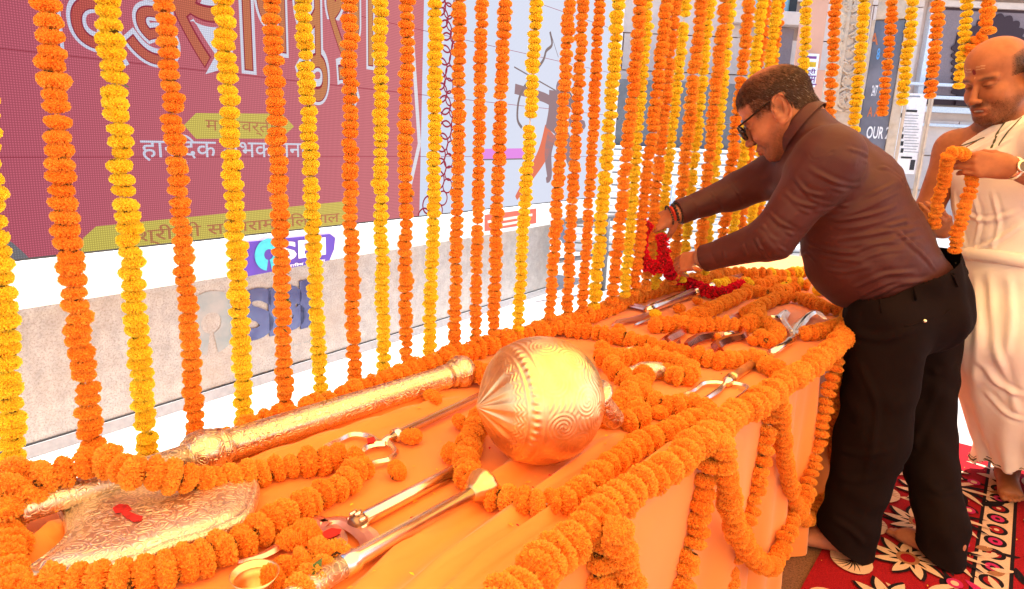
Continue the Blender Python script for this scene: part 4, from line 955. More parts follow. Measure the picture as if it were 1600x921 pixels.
# ---- mace with the big embossed ball
def mace():
    rb = 0.1165; c = at(845, 625, T + rb + 0.004)
    e = tag(empty('ceremonial_mace', c), 'huge embossed golden mace with pointed onion shaped ball resting on the table centre', 'mace')
    view = (Vector((0, 0, H)) - c).normalized(); right = Vector((CM @ np.array([1, 0, 0]))); upv = Vector(CM @ np.array([0, -1, 0]))
    A = (-right * 0.88 - upv * 0.10 + view * 0.44).normalized()
    X = A.orthogonal().normalized(); Y = A.cross(X)
    nT, nP = 230, 300; th = np.linspace(0, math.pi, nT)[:, None]; ph = np.linspace(0, 2 * math.pi, nP, endpoint=False)[None, :]
    r = np.ones((nT, nP))
    r += 0.10 * np.exp(-(th / 0.20) ** 1.3)                                     # pointed tip
    petal = np.cos(12 * ph); cone = np.clip(1 - th / 0.85, 0, 1)
    r += -0.028 * np.exp(-((th - 0.42) / 0.30) ** 2) + 0.012 * np.clip(petal, -1, 0.3) * np.sin(np.clip(th / 0.85, 0, 1) * math.pi) 
    r += 0.022 * np.exp(-((th - 1.02) / 0.055) ** 2) * (1 + 0.35 * np.sin(46 * ph + 9 * (th - 1.0)))    # rope band
    r += 0.010 * np.exp(-((th - 0.90) / 0.02) ** 2) + 0.010 * np.exp(-((th - 1.15) / 0.02) ** 2)
    P = np.stack([np.sin(th) * np.cos(ph), np.sin(th) * np.sin(ph), np.cos(th) * np.ones_like(ph)], -1)
    # scrolls hammered round the girdle
    rg = np.random.default_rng(5); used = np.zeros((nT, nP))
    cs = []
    for row, (t0, n0, rad0) in enumerate(((1.38, 9, 0.27), (1.80, 9, 0.27), (2.2, 7, 0.27), (2.6, 4, 0.25))):
        for i in range(n0):
            cs.append((t0 + (0.05 if i % 2 else -0.03), 2 * math.pi * i / n0 + 0.35 * row, rad0, 1 if (i + row) % 2 else -1))
    for t0, p0, rad0, sg_ in cs:
        cc = np.array([math.sin(t0) * math.cos(p0), math.sin(t0) * math.sin(p0), math.cos(t0)])
        d = np.arccos(np.clip(P @ cc, -1, 1)); ez = np.array([0, 0, 1.0]); ex = np.cross(ez, cc); ex /= np.linalg.norm(ex); ey = np.cross(cc, ex)
        an = np.arctan2(P @ ey, P @ ex); m = np.clip((rad0 - d) / 0.05, 0, 1)
        r += m * 0.0055 * np.sin(d * 105 - sg_ * 2 * an)
        used = np.maximum(used, m)
    zig = np.sin(th * 70 + 5 * np.sin(ph * 10)) 
    r += 0.004 * zig * (1 - used) * (th > 1.2) * (th < 2.8)
    r += 0.006 * np.sin(th * 90 + 3 * np.sin(24 * ph)) * np.exp(-((th - 0.78) / 0.09) ** 2)
    # dents
    for _ in range(14):
        q = rg.normal(size=3); q /= np.linalg.norm(q); d = np.arccos(np.clip(P @ q, -1, 1)); r -= 0.006 * np.exp(-(d / rg.uniform(0.1, 0.25)) ** 2)
    V = (P * r[..., None] * rb).reshape(-1, 3) @ np.array([X, Y, A]) + np.array(c)
    fs = [(i * nP + k_, (i + 1) * nP + k_, (i + 1) * nP + (k_ + 1) % nP, i * nP + (k_ + 1) % nP) for i in range(nT - 1) for k_ in range(nP)]
    o = mesh_obj('ball', V, fs, M['gold'], None, True); adopt(o, e)
    mb = MB(); p0 = c - A * rb * 0.97; p1 = at(1045, 560, T + 0.03); p1 = p0 + (Vector((-A.x, -A.y, 0)).normalized()) * 0.06; p1.z = T + 0.05
    lathe(mb, p0, p1, [(0, .036), (.10, .038), (.2, .026), (.3, .022), (.9, .021), (1, .016)], 24); adopt(mb.build('handle', M['gold_eng'], None, True), e)
mace()
# ---- battle axe: long handle with collars, blade plate
def axe():
    z0 = T + 0.036
    pA, pB, pC, pD = at(28, 798, z0 + 0.012), at(300, 712, z0 + .004), at(345, 700, z0), at(700, 588, z0 - .004)
    e = tag(empty('battle_axe', at(200, 745, T)), 'engraved silver battle axe with wide crescent blade and long thick golden handle', 'axe')
    mb = MB(); lathe(mb, pA, pB, [(0, .017), (0.01, .020), (.5, .0205), (1, .022)], 28); adopt(mb.build('blade_shaft', M['silver_eng'], None, True), e)
    mb = MB(); lathe(mb, pB - (pC - pB) * 0.25, pC, [(0, .022), (.05, .028), (.12, .030), (.2, .036), (.5, .040), (.8, .038), (.92, .032), (.94, .036), (1, .036)], 32); adopt(mb.build('collar', M['gold_eng'], None, True), e)
    mb = MB(); lathe(mb, pC, pD, [(0, .033), (.01, .0335), (.02, .029), (.03, .0285), (.96, .0265), (.962, .0285), (1, .0285)], 32); adopt(mb.build('handle', M['gold_eng'], None, True), e)
    dv = (pD - pC).normalized()
    mb = MB(); lathe(mb, pD, pD + dv * 0.075, [(0, .022), (.1, .030), (.2, .031), (.25, .028), (.3, .035), (.55, .041), (.8, .036), (.95, .02), (1, .004)], 28, fn=lambda t, a: 1 + 0.02 * math.cos(14 * a)); adopt(mb.build('end_knob', M['gold_eng'], None, True), e)
    pts = [(176, 748), (120, 764), (90, 790), (97, 812), (101, 832), (95, 848), (84, 862), (60, 882), (34, 902), (48, 908), (100, 903), (160, 893), (210, 881), (262, 858), (305, 845), (341, 834), (381, 815), (396, 798), (402, 784), (406, 765), (403, 750), (394, 737), (367, 750), (340, 762), (315, 770), (283, 775), (262, 771), (244, 766), (225, 759), (210, 755), (190, 748)]
    # plate domed a little, bevelled cutting edge
    P = []
    for x, y in pts:
        P.append(at(x, y, T + 0.020))
    cen = sum(P, Vector()) / len(P); vs = []; rings = [0.0, 0.25, 0.5, 0.7, 0.86, 0.885, 0.93, 0.955, 1.0]
    P2 = catmull(P + [P[0]], 3)[:-1]; n = len(P2)
    def hgt(s): return {0.0: .026, 0.25: .026, 0.5: .024, 0.7: .021, 0.86: .017, .885: .0135, .93: .013, .955: .0155, 1.0: .004}[s]
    spine = at(150, 812, T)
    ctr = at(235, 812, T + 0.02)
    for s in rings:
        for p in P2:
            q = ctr.lerp(p, s)
            vs.append(Vector((q.x, q.y, T + 0.014 + hgt(s))))
    fs = []
    for i in range(len(rings) - 1):
        for k_ in range(n): fs.append((i * n + k_, i * n + (k_ + 1) % n, (i + 1) * n + (k_ + 1) % n, (i + 1) * n + k_))
    b = len(vs)
    vs += [Vector((p.x, p.y, T + 0.014)) for p in P2]; fs += [((len(rings) - 1) * n + k_, (len(rings) - 1) * n + (k_ + 1) % n, b + (k_ + 1) % n, b + k_) for k_ in range(n)]; fs.append(tuple(range(b, b + n)))
    mb = MB(); mb.add(vs, fs); o = mb.build('blade', M['silver_eng'], None, True); adopt(o, e)
    for bl_ in (((176, 795), (186, 789), (200, 790), (206, 797), (196, 801), (180, 802)), ((190, 803), (200, 800), (214, 806), (223, 808), (221, 815), (208, 816), (197, 810))):
        mb = MB(); mb.prism([at(x, y, T + 0.0405) for x, y in bl_], (0, 0, 0.0015)); adopt(mb.build('vermilion_mark', M['tilak']), e)
axe()
def strip(mb, pts, w, th=0.006, mi=0):
    """flat metal band following points, w half widths"""
    C = catmull(pts, 8); n = len(C); W = np.interp(np.linspace(0, 1, n), np.linspace(0, 1, len(w)), w); vs = []; fs = []
    for i, p in enumerate(C):
        t = C[min(i + 1, n - 1)] - C[max(i - 1, 0)]; t.z = 0; t.normalize(); nn = Vector((-t.y, t.x, 0)) * float(W[i])
        vs += [p - nn, p - nn * 0.3 + Vector((0, 0, th)), p + nn * 0.3 + Vector((0, 0, th)), p + nn, p + Vector((0, 0, -th * 0.4))]
    for i in range(n - 1):
        for k_ in range(5): fs.append((i * 5 + k_, i * 5 + (k_ + 1) % 5, (i + 1) * 5 + (k_ + 1) % 5, (i + 1) * 5 + k_))
    fs += [(4, 3, 2, 1, 0), tuple((n - 1) * 5 + k_ for k_ in range(5))]; mb.add(vs, fs, mi)
def A_(x, y, h): return at(x, y, T + h)
def rod(name, p0, p1, r, mat, par, prof=None, seg=18):
    mb = MB(); lathe(mb, p0, p1, prof or [(0, r), (1, r)], seg); return adopt(mb.build(name, mat, None, True), par)
# small trident with red mark
e = tag(empty('small_trident', A_(590, 692, 0)), 'small silver trident with a red mark, lying behind the loose marigolds', 'trident')
mb = MB(); strip(mb, [A_(592, 692, .012), A_(575, 682, .012), (A_(550, 680, .012)), A_(528, 690, .012), A_(505, 700, .012)], [.008, .007, .006, .004, .001]); adopt(mb.build('tine', M['silver'], None), e)
mb = MB(); strip(mb, [A_(605, 690, .012), A_(618, 706, .012), A_(608, 718, .012), A_(585, 724, .012), A_(563, 733, .012)], [.007, .006, .006, .004, .001]); adopt(mb.build('tine', M['silver'], None), e)
mb = MB(); strip(mb, [A_(600, 692, .012), A_(585, 694, .012), A_(572, 700, .012), A_(562, 711, .012)], [.014, .012, .007, .001]); adopt(mb.build('tine', M['silver'], None), e)
mb = MB(); mb.prism([A_(573, 686, .0205), A_(584, 683, .0205), A_(587, 690, .0205), A_(575, 694, .0205)], (0, 0, .001)); adopt(mb.build('vermilion_mark', M['tilak']), e)
rod('neck', A_(597, 691, .014), A_(618, 680, .016), .008, M['silver'], e, [(0, .006), (.5, .009), (.6, .006), (1, .009)])
rod('shaft', A_(616, 681, .016), A_(765, 612, .016), .009, M['silver'], e, [(0, .013), (.04, .013), (.05, .0095), (1, .009)])
# plain rod with ornate dark end
e = tag(empty('plain_rod', A_(640, 775, 0)), 'plain polished metal rod with a dark ornate tip, lying left of the mace ball', 'rod')
rod('tube', A_(566, 812, .014), A_(722, 730, .014), .0115, M['silver'], e); rod('tip', A_(549, 822, .014), A_(566, 812, .014), .012, M['darkhole'], e, [(0, .006), (.05, .010), (.3, .0135), (.5, .011), (.7, .0145), (1, .0125)])
mb = MB(); rr_ = random.Random(2)
for i in range(8):
    a = i * math.pi / 4; ax = (A_(566, 812, .014) - A_(549, 822, .014)).normalized(); x_ = ax.orthogonal(); y_ = ax.cross(x_)
    q = A_(554, 819, .014) + (x_ * math.cos(a) + y_ * math.sin(a)) * .0115; mb.tube([q, q + ax * .012], [.003, .0045], 6)
adopt(mb.build('tip_petals', M['silver'], None, True), e)
# staff with fluted bud end
e = tag(empty('fluted_staff', A_(640, 830, 0)), 'gilt staff with a fluted bud shaped end, running to the bottom edge', 'staff')
p0, p1 = A_(738, 770, .03), A_(535, 886, .024)
rod('shaft', p0, p1, .0125, M['gold_eng'] if False else M['silver'], e, [(0, .010), (.9, .0135), (.92, .0165), (1, .0165)], 24)
ax = (p0 - p1).normalized(); mb = MB(); lathe(mb, p0 - ax * .004, p0 + ax * .045, [(0, .0125), (.15, .015), (.35, .024), (.6, .029), (.8, .025), (.93, .014), (1, .004)], 40, fn=lambda t, a: 1 + .07 * abs(math.sin(6 * a)))
adopt(mb.build('fluted_bud', M['gold'], None, True), e)
rod('lower_shaft', p1, A_(410, 965, .022), .015, M['silver_eng'], e)
# metal cup at the very front
e = tag(empty('bell_cup', A_(400, 925, 0)), 'golden bell shaped cup standing at the bottom edge under the marigold bundle', 'cup')
mb = MB(); c = A_(400, 945, 0); lathe(mb, c, c + Vector((0, 0, .045)), [(0, .008), (.05, .017), (.4, .019), (.75, .023), (1, .030), (.98, .0285), (.6, .020), (.1, .015), (.08, .002)], 28); adopt(mb.build('bowl', M['gold'], None, True), e)
# pink flat trident head
e = tag(empty('broad_trident', A_(500, 840, 0)), 'broad pinkish copper trident head with a red mark near the bottom left', 'trident')
for pts, w in (([(515, 822), (490, 812), (470, 825), (440, 850), (410, 868), (372, 880)], [.013, .012, .011, .010, .008, .001]), ([(500, 818), (535, 815), (572, 835), (578, 858), (560, 878), (530, 890)], [.012, .014, .017, .014, .010, .005]), ([(512, 826), (530, 842), (528, 858), (500, 880)], [.020, .012, .008, .002])):
    mb = MB(); strip(mb, [A_(x, y, .010) for x, y in pts], w, .004); adopt(mb.build('tine', M['pinkmetal'], None), e)
mb = MB(); mb.prism([A_(x, y, .0152) for x, y in ((505, 832), (518, 826), (534, 828), (530, 836), (514, 842), (504, 840))], (0, 0, .001)); adopt(mb.build('vermilion_mark', M['tilak']), e)
# right hand trident with wavy tines
e = tag(empty('wavy_trident', A_(1125, 605, 0)), 'silver trident with curling side tines, its point facing the near edge garland', 'trident')
j_ = A_(1132, 600, .014)
for pts, w in (([(1132, 600), (1118, 598), (1098, 600), (1085, 610), (1068, 617)], [.007, .006, .006, .005, .001]), ([(1132, 600), (1150, 600), (1168, 606), (1160, 617), (1138, 632)], [.007, .006, .006, .005, .001]), ([(1132, 600), (1122, 610), (1108, 620), (1092, 630)], [.006, .009, .007, .001])):
    mb = MB(); strip(mb, [A_(x, y, .012) for x, y in pts], w); adopt(mb.build('tine', M['silver'], None), e)
rod('neck', A_(1134, 600, .014), A_(1142, 592, .016), .01, M['silver'], e, [(0, .008), (.4, .015), (.7, .010), (1, .014)])
rod('shaft', A_(1142, 592, .016), A_(1178, 567, .016), .012, M['gold'], e, [(0, .015), (.1, .015), (.15, .012), (1, .012)])
# broad spearhead trident beyond, near the man
e = tag(empty('broad_spear', A_(1235, 510, 0)), 'silver three pronged spear lying by the table corner nearest the bending man', 'trident')
rod('shaft', A_(1205, 553, .016), A_(1240, 529, .016), .012, M['silver'], e, [(0, .013), (.6, .010), (.75, .014), (1, .010)])
for pts, w in (([(1240, 527), (1243, 514), (1256, 500), (1270, 489)], [.008, .020, .016, .001]), ([(1238, 520), (1225, 500), (1228, 488), (1215, 496), (1203, 496)], [.008, .012, .016, .013, .001]), ([(1243, 520), (1262, 494), (1278, 490), (1292, 502)], [.006, .014, .013, .001])):
    mb = MB(); strip(mb, [A_(x, y, .018) for x, y in pts], w, .008); adopt(mb.build('blade', M['silver'], None), e)
# crossed broad blades at the far left
e = tag(empty('broad_blade_axe', A_(960, 490, 0)), 'pair of broad silver blades with jagged edges beside the far garland', 'axe head')
for pts, w in (([(1008, 484), (985, 478), (965, 476), (940, 484), (925, 498)], [.010, .018, .022, .018, .001]), ([(1014, 488), (995, 497), (972, 502), (955, 510)], [.006, .02, .022, .001]), ([(1026, 498), (1008, 501), (990, 509)], [.008, .012, .001]), ([(1012, 484), (1000, 478), (985, 476), (970, 479)], [.006, .012, .012, .001])):
    mb = MB(); strip(mb, [A_(x, y, .014) for x, y in pts], w, .004); adopt(mb.build('blade', M['pinkmetal'] if pts[0][0] != 1026 else M['silver'], None), e)
rod('shaft', A_(1010, 485, .02), A_(1082, 458, .02), .016, M['silver'], e, [(0, .010), (.1, .019), (.2, .017), (1, .017)])
rod('handle', A_(1040, 477, .014), A_(1160, 434, .014), .007, M['pinkmetal'], e)
e = tag(empty('silver_pole', A_(1120, 440, 0)), 'silver pole lying under the bending man\'s hands towards the far end', 'pole')
rod('tube', A_(1085, 458, .02), A_(1165, 428, .02), .014, M['silver'], e)
e = tag(empty('short_rod', A_(985, 545, 0)), 'short thin silver rod end lying behind the mace ball', 'rod'); rod('tube', A_(961, 555, .012), A_(1010, 537, .012), .009, M['silver'], e)
e = tag(empty('pink_pole', A_(1180, 470, 0)), 'copper coloured flat pole crossing the far end of the table to the man\'s belly', 'pole')
mb = MB(); strip(mb, [A_(1135, 502, .012), A_(1190, 473, .012), A_(1267, 434, .012)], [.016, .016, .016], .012); adopt(mb.build('bar', M['pinkmetal'], None), e)
for i, (pts, w, lab) in enumerate((([(1062, 536), (1052, 545), (1040, 533), (1062, 520), (1068, 512)], [.004, .016, .018, .018, .008], 'red lit curved dagger behind the smaller loose marigold, left one of three'),
                                   ([(1072, 542), (1086, 531), (1105, 526), (1130, 524)], [.010, .022, .022, .008], 'broad red lit dagger, middle one of three'),
                                   ([(1125, 549), (1120, 540), (1135, 532), (1158, 527), (1160, 517), (1140, 512)], [.012, .018, .020, .018, .012, .004], 'hooked red lit dagger, right one of three beside the loose marigold'))):
    e = tag(empty('curved_dagger', A_(*pts[0], 0)), lab, 'dagger', 'curved daggers')
    mb = MB(); strip(mb, [A_(x, y, .016) for x, y in pts], w, .012); adopt(mb.build('blade', M['red_lit_steel'], None), e)
    mb = MB(); q0, q1 = A_(*pts[-1], .016), A_(pts[-1][0] + 22, pts[-1][1] - 4, .014); mb.tube([q0, q0.lerp(q1, .5), q1], [.008, .011, .007], 10); adopt(mb.build('grip', M['silver'], None, True), e)
e = tag(empty('leaf_blade', A_(1185, 520, 0)), 'small white shining knife blade between the garland loops', 'knife'); mb = MB(); strip(mb, [A_(1176, 512, .012), A_(1186, 520, .012), A_(1197, 530, .012)], [.004, .012, .001], .004); adopt(mb.build('blade', M['silver'], None), e)
for nm, x, y, L, r, lab in (('conch_shell', 1010, 580, .07, .024, 'engraved silver conch lying in the loop of garland beside the mace'),):
    e = tag(empty(nm, A_(x, y, 0)), lab, 'conch' if 'conch' in nm else 'vessel'); mb = MB(); c = A_(x, y, r); d_ = Vector((1, 0.35, 0)).normalized()
    lathe(mb, c - d_ * L, c + d_ * L, [(0, .003), (.15, r * .5), (.4, r * .95), (.6, r), (.8, r * .8), (.93, r * .45), (1, r * .3)], 24, fn=lambda t, a: 1 + .04 * math.sin(5 * a + 14 * t)); adopt(mb.build('shell', M['silver_eng'], None, True), e)
# red garland held by the bending man
# ================================================================== PEOPLE: one continuous skin surface each, clothes and hair as children
def V3(*a): return np.array(a, dtype=np.float64)
class SDF:
    def __init__(s): s.p = []
    def cap(s, a, b, ra, rb=None, k=0.01, side=None, flat=1.0, op='u'):
        s.p.append(('c', np.array(a, float), np.array(b, float), ra, ra if rb is None else rb, k, None if side is None else np.array(side, float), flat, op)); return s
    def ell(s, c, r, rot=None, k=0.01, op='u'):
        s.p.append(('e', np.array(c, float), np.array(r, float), None, None, k, None if rot is None else np.array(rot, float), 1, op)); return s
    def xf(s, Rm, t, sc=1.0):
        """append-ready copy moved to world: rows of Rm are the local axes"""
        o = SDF(); Rm = np.array(Rm); t = np.array(t)
        for q in s.p:
            if q[0] == 'c': o.p.append(('c', (q[1] * sc) @ Rm + t, (q[2] * sc) @ Rm + t, q[3] * sc, q[4] * sc, q[5] * sc, None if q[6] is None else q[6] @ Rm, q[7], q[8]))
            else:
                base = np.eye(3) if q[6] is None else q[6]
                o.p.append(('e', (q[1] * sc) @ Rm + t, q[2] * sc, None, None, q[5] * sc, base @ Rm, 1, q[8]))
        return o
    def add(s, o): s.p += o.p; return s
    def eval(s, X, Y, Z):
        D = np.full((len(X), len(Y), len(Z)), 0.12, dtype=np.float32)
        for q in s.p:
            kind, a, b, ra, rb, k, side, flat, op = q
            if kind == 'c':
                m = max(ra, rb) + 0.05 + k; lo = np.minimum(a, b) - m; hi = np.maximum(a, b) + m
            else: m = max(b) + 0.05 + k; lo = a - m; hi = a + m
            sl = []
            for ax, g_ in enumerate((X, Y, Z)):
                i0 = np.searchsorted(g_, lo[ax]); i1 = np.searchsorted(g_, hi[ax]); sl.append(slice(i0, i1))
            if any(q_.stop <= q_.start for q_ in sl): continue
            P = np.stack(np.meshgrid(X[sl[0]], Y[sl[1]], Z[sl[2]], indexing='ij'), -1).astype(np.float32)
            if kind == 'c':
                ab = b - a; L2 = float(ab @ ab) + 1e-12; w = P - a.astype(np.float32)
                t = np.clip((w @ ab.astype(np.float32)) / L2, 0, 1); w = w - t[..., None] * ab.astype(np.float32)
                if side is not None:
                    c_ = w @ side.astype(np.float32); w = w + (c_ * (1 / flat - 1))[..., None] * side.astype(np.float32)
                d = np.sqrt((w * w).sum(-1)) - (ra + (rb - ra) * t)
                if side is not None: d = d * min(1, flat) ** 0.5
            else:
                w = P - a.astype(np.float32)
                if side is not None: w = w @ side.T.astype(np.float32)
                r_ = b.astype(np.float32); k0 = np.sqrt(((w / r_) ** 2).sum(-1)); k1 = np.sqrt(((w / (r_ * r_)) ** 2).sum(-1)) + 1e-9; d = k0 * (k0 - 1) / k1
            S = D[tuple(sl)]
            if op == 'u':
                h_ = np.clip(0.5 + 0.5 * (S - d) / max(k, 1e-4), 0, 1); D[tuple(sl)] = S * (1 - h_) + d * h_ - k * h_ * (1 - h_)
            else:
                h_ = np.clip(0.5 - 0.5 * (S + d) / max(k, 1e-4), 0, 1); D[tuple(sl)] = S * (1 - h_) - d * h_ + k * h_ * (1 - h_)
        return D
def surf(sdf, lo, hi, h):
    X, Y, Z = [np.arange(lo[i], hi[i] + h, h) for i in range(3)]
    D = sdf.eval(X, Y, Z); ins = D < 0
    c = [ins[i:ins.shape[0] - 1 + i, j:ins.shape[1] - 1 + j, k:ins.shape[2] - 1 + k] for i in (0, 1) for j in (0, 1) for k in (0, 1)]
    sm = sum(x.astype(np.int8) for x in c); act = (sm > 0) & (sm < 8)
    idx = -np.ones(act.shape, dtype=np.int64); I = np.argwhere(act); idx[act] = np.arange(len(I))
    acc = np.zeros((len(I), 3)); n = np.zeros(len(I))
    offs = [(i, j, k) for i in (0, 1) for j in (0, 1) for k in (0, 1)]
    for a in range(8):
        for b in range(a + 1, 8):
            if sum(abs(offs[a][q] - offs[b][q]) for q in range(3)) != 1: continue
            A = I + offs[a]; B = I + offs[b]; da = D[A[:, 0], A[:, 1], A[:, 2]]; db = D[B[:, 0], B[:, 1], B[:, 2]]
            m = (da < 0) != (db < 0); t = np.where(m, da / np.where(m, da - db, 1), 0)
            acc[m] += (np.array(offs[a]) + (np.array(offs[b]) - np.array(offs[a])) * t[m][:, None]); n[m] += 1
    V = (I + acc / np.maximum(n, 1)[:, None]) * h + np.array([X[0], Y[0], Z[0]])
    F = []
    for ax in range(3):
        o1, o2 = [(1, 2), (2, 0), (0, 1)][ax]
        s0 = [slice(None)] * 3; s1 = [slice(None)] * 3; s0[ax] = slice(0, -1); s1[ax] = slice(1, None)
        e0 = ins[tuple(s0)]; e1 = ins[tuple(s1)]; E_ = np.argwhere(e0 != e1)
        ok = np.ones(len(E_), bool)
        for q in (o1, o2): ok &= (E_[:, q] > 0) & (E_[:, q] < ins.shape[q] - 1)
        E_ = E_[ok]; flip = ~e0[E_[:, 0], E_[:, 1], E_[:, 2]]
        def cell(d1, d2):
            Q = E_.copy(); Q[:, o1] += d1; Q[:, o2] += d2; return idx[Q[:, 0], Q[:, 1], Q[:, 2]]
        q = np.stack([cell(-1, -1), cell(0, -1), cell(0, 0), cell(-1, 0)], 1); q[flip] = q[flip][:, ::-1]; F.append(q)
    F = np.concatenate(F); F = F[(F >= 0).all(1)]
    return V, F
def np_mesh(name, V, F, mat, parent=None, col=None):
    me = bpy.data.meshes.new(name); me.vertices.add(len(V)); me.vertices.foreach_set('co', np.asarray(V, dtype=np.float32).ravel())
    me.loops.add(F.size); me.loops.foreach_set('vertex_index', F.ravel().astype(np.int32)); me.polygons.add(len(F))
    me.polygons.foreach_set('loop_start', np.arange(0, F.size, F.shape[1], dtype=np.int32)); me.polygons.foreach_set('loop_total', np.full(len(F), F.shape[1], dtype=np.int32))
    me.polygons.foreach_set('use_smooth', np.ones(len(F), bool)); me.update(); me.validate(); me.materials.append(mat)
    if col is not None:
        at_ = me.color_attributes.new('tint', 'FLOAT_COLOR', 'POINT'); at_.data.foreach_set('color', np.concatenate([col, np.ones((len(col), 1))], 1).astype(np.float32).ravel())
    o = bpy.data.objects.new(name, me); COL.objects.link(o)
    if parent: adopt(o, parent)
    return o
def clip(V, F, dist, axis):
    """keep dist < 0; vertices just outside are slid onto the cut along axis so the edge is clean"""
    keep = dist < 0; fk = keep[F].any(1); F = F[fk]; used = np.unique(F); rem = -np.ones(len(V), int); rem[used] = np.arange(len(used))
    V = V.copy(); out = ~keep; V[out] -= np.asarray(axis) * np.minimum(dist[out], .02)[:, None]; return V[used], rem[F]
def vnormals(V, F):
    n = np.cross(V[F[:, 2]] - V[F[:, 0]], V[F[:, 3]] - V[F[:, 1]]); N = np.zeros_like(V)
    for i in range(4): np.add.at(N, F[:, i], n)
    return N / (np.linalg.norm(N, axis=1)[:, None] + 1e-12)
def relax(V, F, it=1, w=0.5):
    for _ in range(it):
        A = np.zeros_like(V); c = np.zeros(len(V))
        for i in range(4):
            a, b = F[:, i], F[:, (i + 1) % 4]; np.add.at(A, a, V[b]); np.add.at(A, b, V[a]); np.add.at(c, a, 1); np.add.at(c, b, 1)
        V = V * (1 - w) + w * A / np.maximum(c, 1)[:, None]
    return V
def npx(x): return np.array(x, dtype=float)
def wave(P, d, f, ph=0.0, warp=0.6):
    """soft wandering ridges across direction d"""
    d = np.array(d, float); d /= np.linalg.norm(d)
    w = np.sin(P[:, 0] * 17 + ph) + np.sin(P[:, 1] * 23 + 1.7 * ph) + np.sin(P[:, 2] * 19 + 2.3 * ph)
    return np.sin((P @ d) * f + w * warp + ph)
def creases(V, N, bvh, segs):
    """fold lines: (pixel polyline, width m, height m) laid on the visible side of the garment"""
    out = np.zeros(len(V)); o = Vector((0, 0, H))
    for px, w, h_ in segs:
        pts = []
        for x, y in px:
            r = Vector(ray(x, y)).normalized(); hit = bvh.ray_cast(o, r)
            if hit[0] is not None: pts.append(np.array(hit[0]))
        if len(pts) < 2: continue
        C = catmull([Vector(p) for p in pts], 6); C = np.array([tuple(c) for c in C])
        lo, hi = C.min(0) - 3 * w, C.max(0) + 3 * w; m = np.where(((V > lo) & (V < hi)).all(1))[0]
        if len(m) == 0: continue
        P = V[m]; best = np.full(len(m), 1e9); tt = np.zeros(len(m))
        for i in range(len(C) - 1):
            a, b = C[i], C[i + 1]; ab = b - a; t = np.clip(((P - a) @ ab) / (ab @ ab + 1e-12), 0, 1); d = np.linalg.norm(P - a - t[:, None] * ab, axis=1)
            u = d < best; best[u] = d[u]; tt[u] = (i + t[u]) / (len(C) - 1)
        taper = np.clip(np.minimum(tt, 1 - tt) * 4 + 0.15, 0, 1)
        out[m] += h_ * taper * (np.exp(-(best / w) ** 2) - 0.55 * np.exp(-((best - 1.7 * w) / w) ** 2))
    return out
from mathutils.bvhtree import BVHTree
def bvh_of(V, F): return BVHTree.FromPolygons([tuple(v) for v in V], [tuple(int(i) for i in f) for f in F])
def skin_mat(name, rough=0.56):
    k = NT(name); a = k.n('ShaderNodeAttribute'); a.attribute_name = 'tint'; o = k.obj()
    nz = k.ramp(k.noise(35, 5, 0.6, o), [(0.3, (0.82, 0.80, 0.78, 1)), (0.7, (1.12, 1.1, 1.08, 1))]); c = k.mix(1.0, a.outputs[0], nz, 'MULTIPLY')
    return k.done(k.bsdf(c, rough, 0, k.bump(k.noise(420, 3, 0.6, o), 0.2, 0.0012), sub=0.10, spec=0.3))
M['skin'] = skin_mat('skin')
M['hair'] = plain('dark_brown_hair', (0.036, 0.015, 0.008, 1), 0.8, nscale=60, var=0.1, spec=0.12)
M['greyhair'] = plain('grey_hair', (0.25, 0.20, 0.17, 1), 0.5)
def frame(f, up):
    """rows: right-hand x (towards the person's left ear), y forward, z up"""
    f = npx(f) / np.linalg.norm(f); up = npx(up) - f * (npx(up) @ f); up /= np.linalg.norm(up); x = np.cross(up, f)
    return np.array([x, f, up])       # x = up x f : the person's LEFT
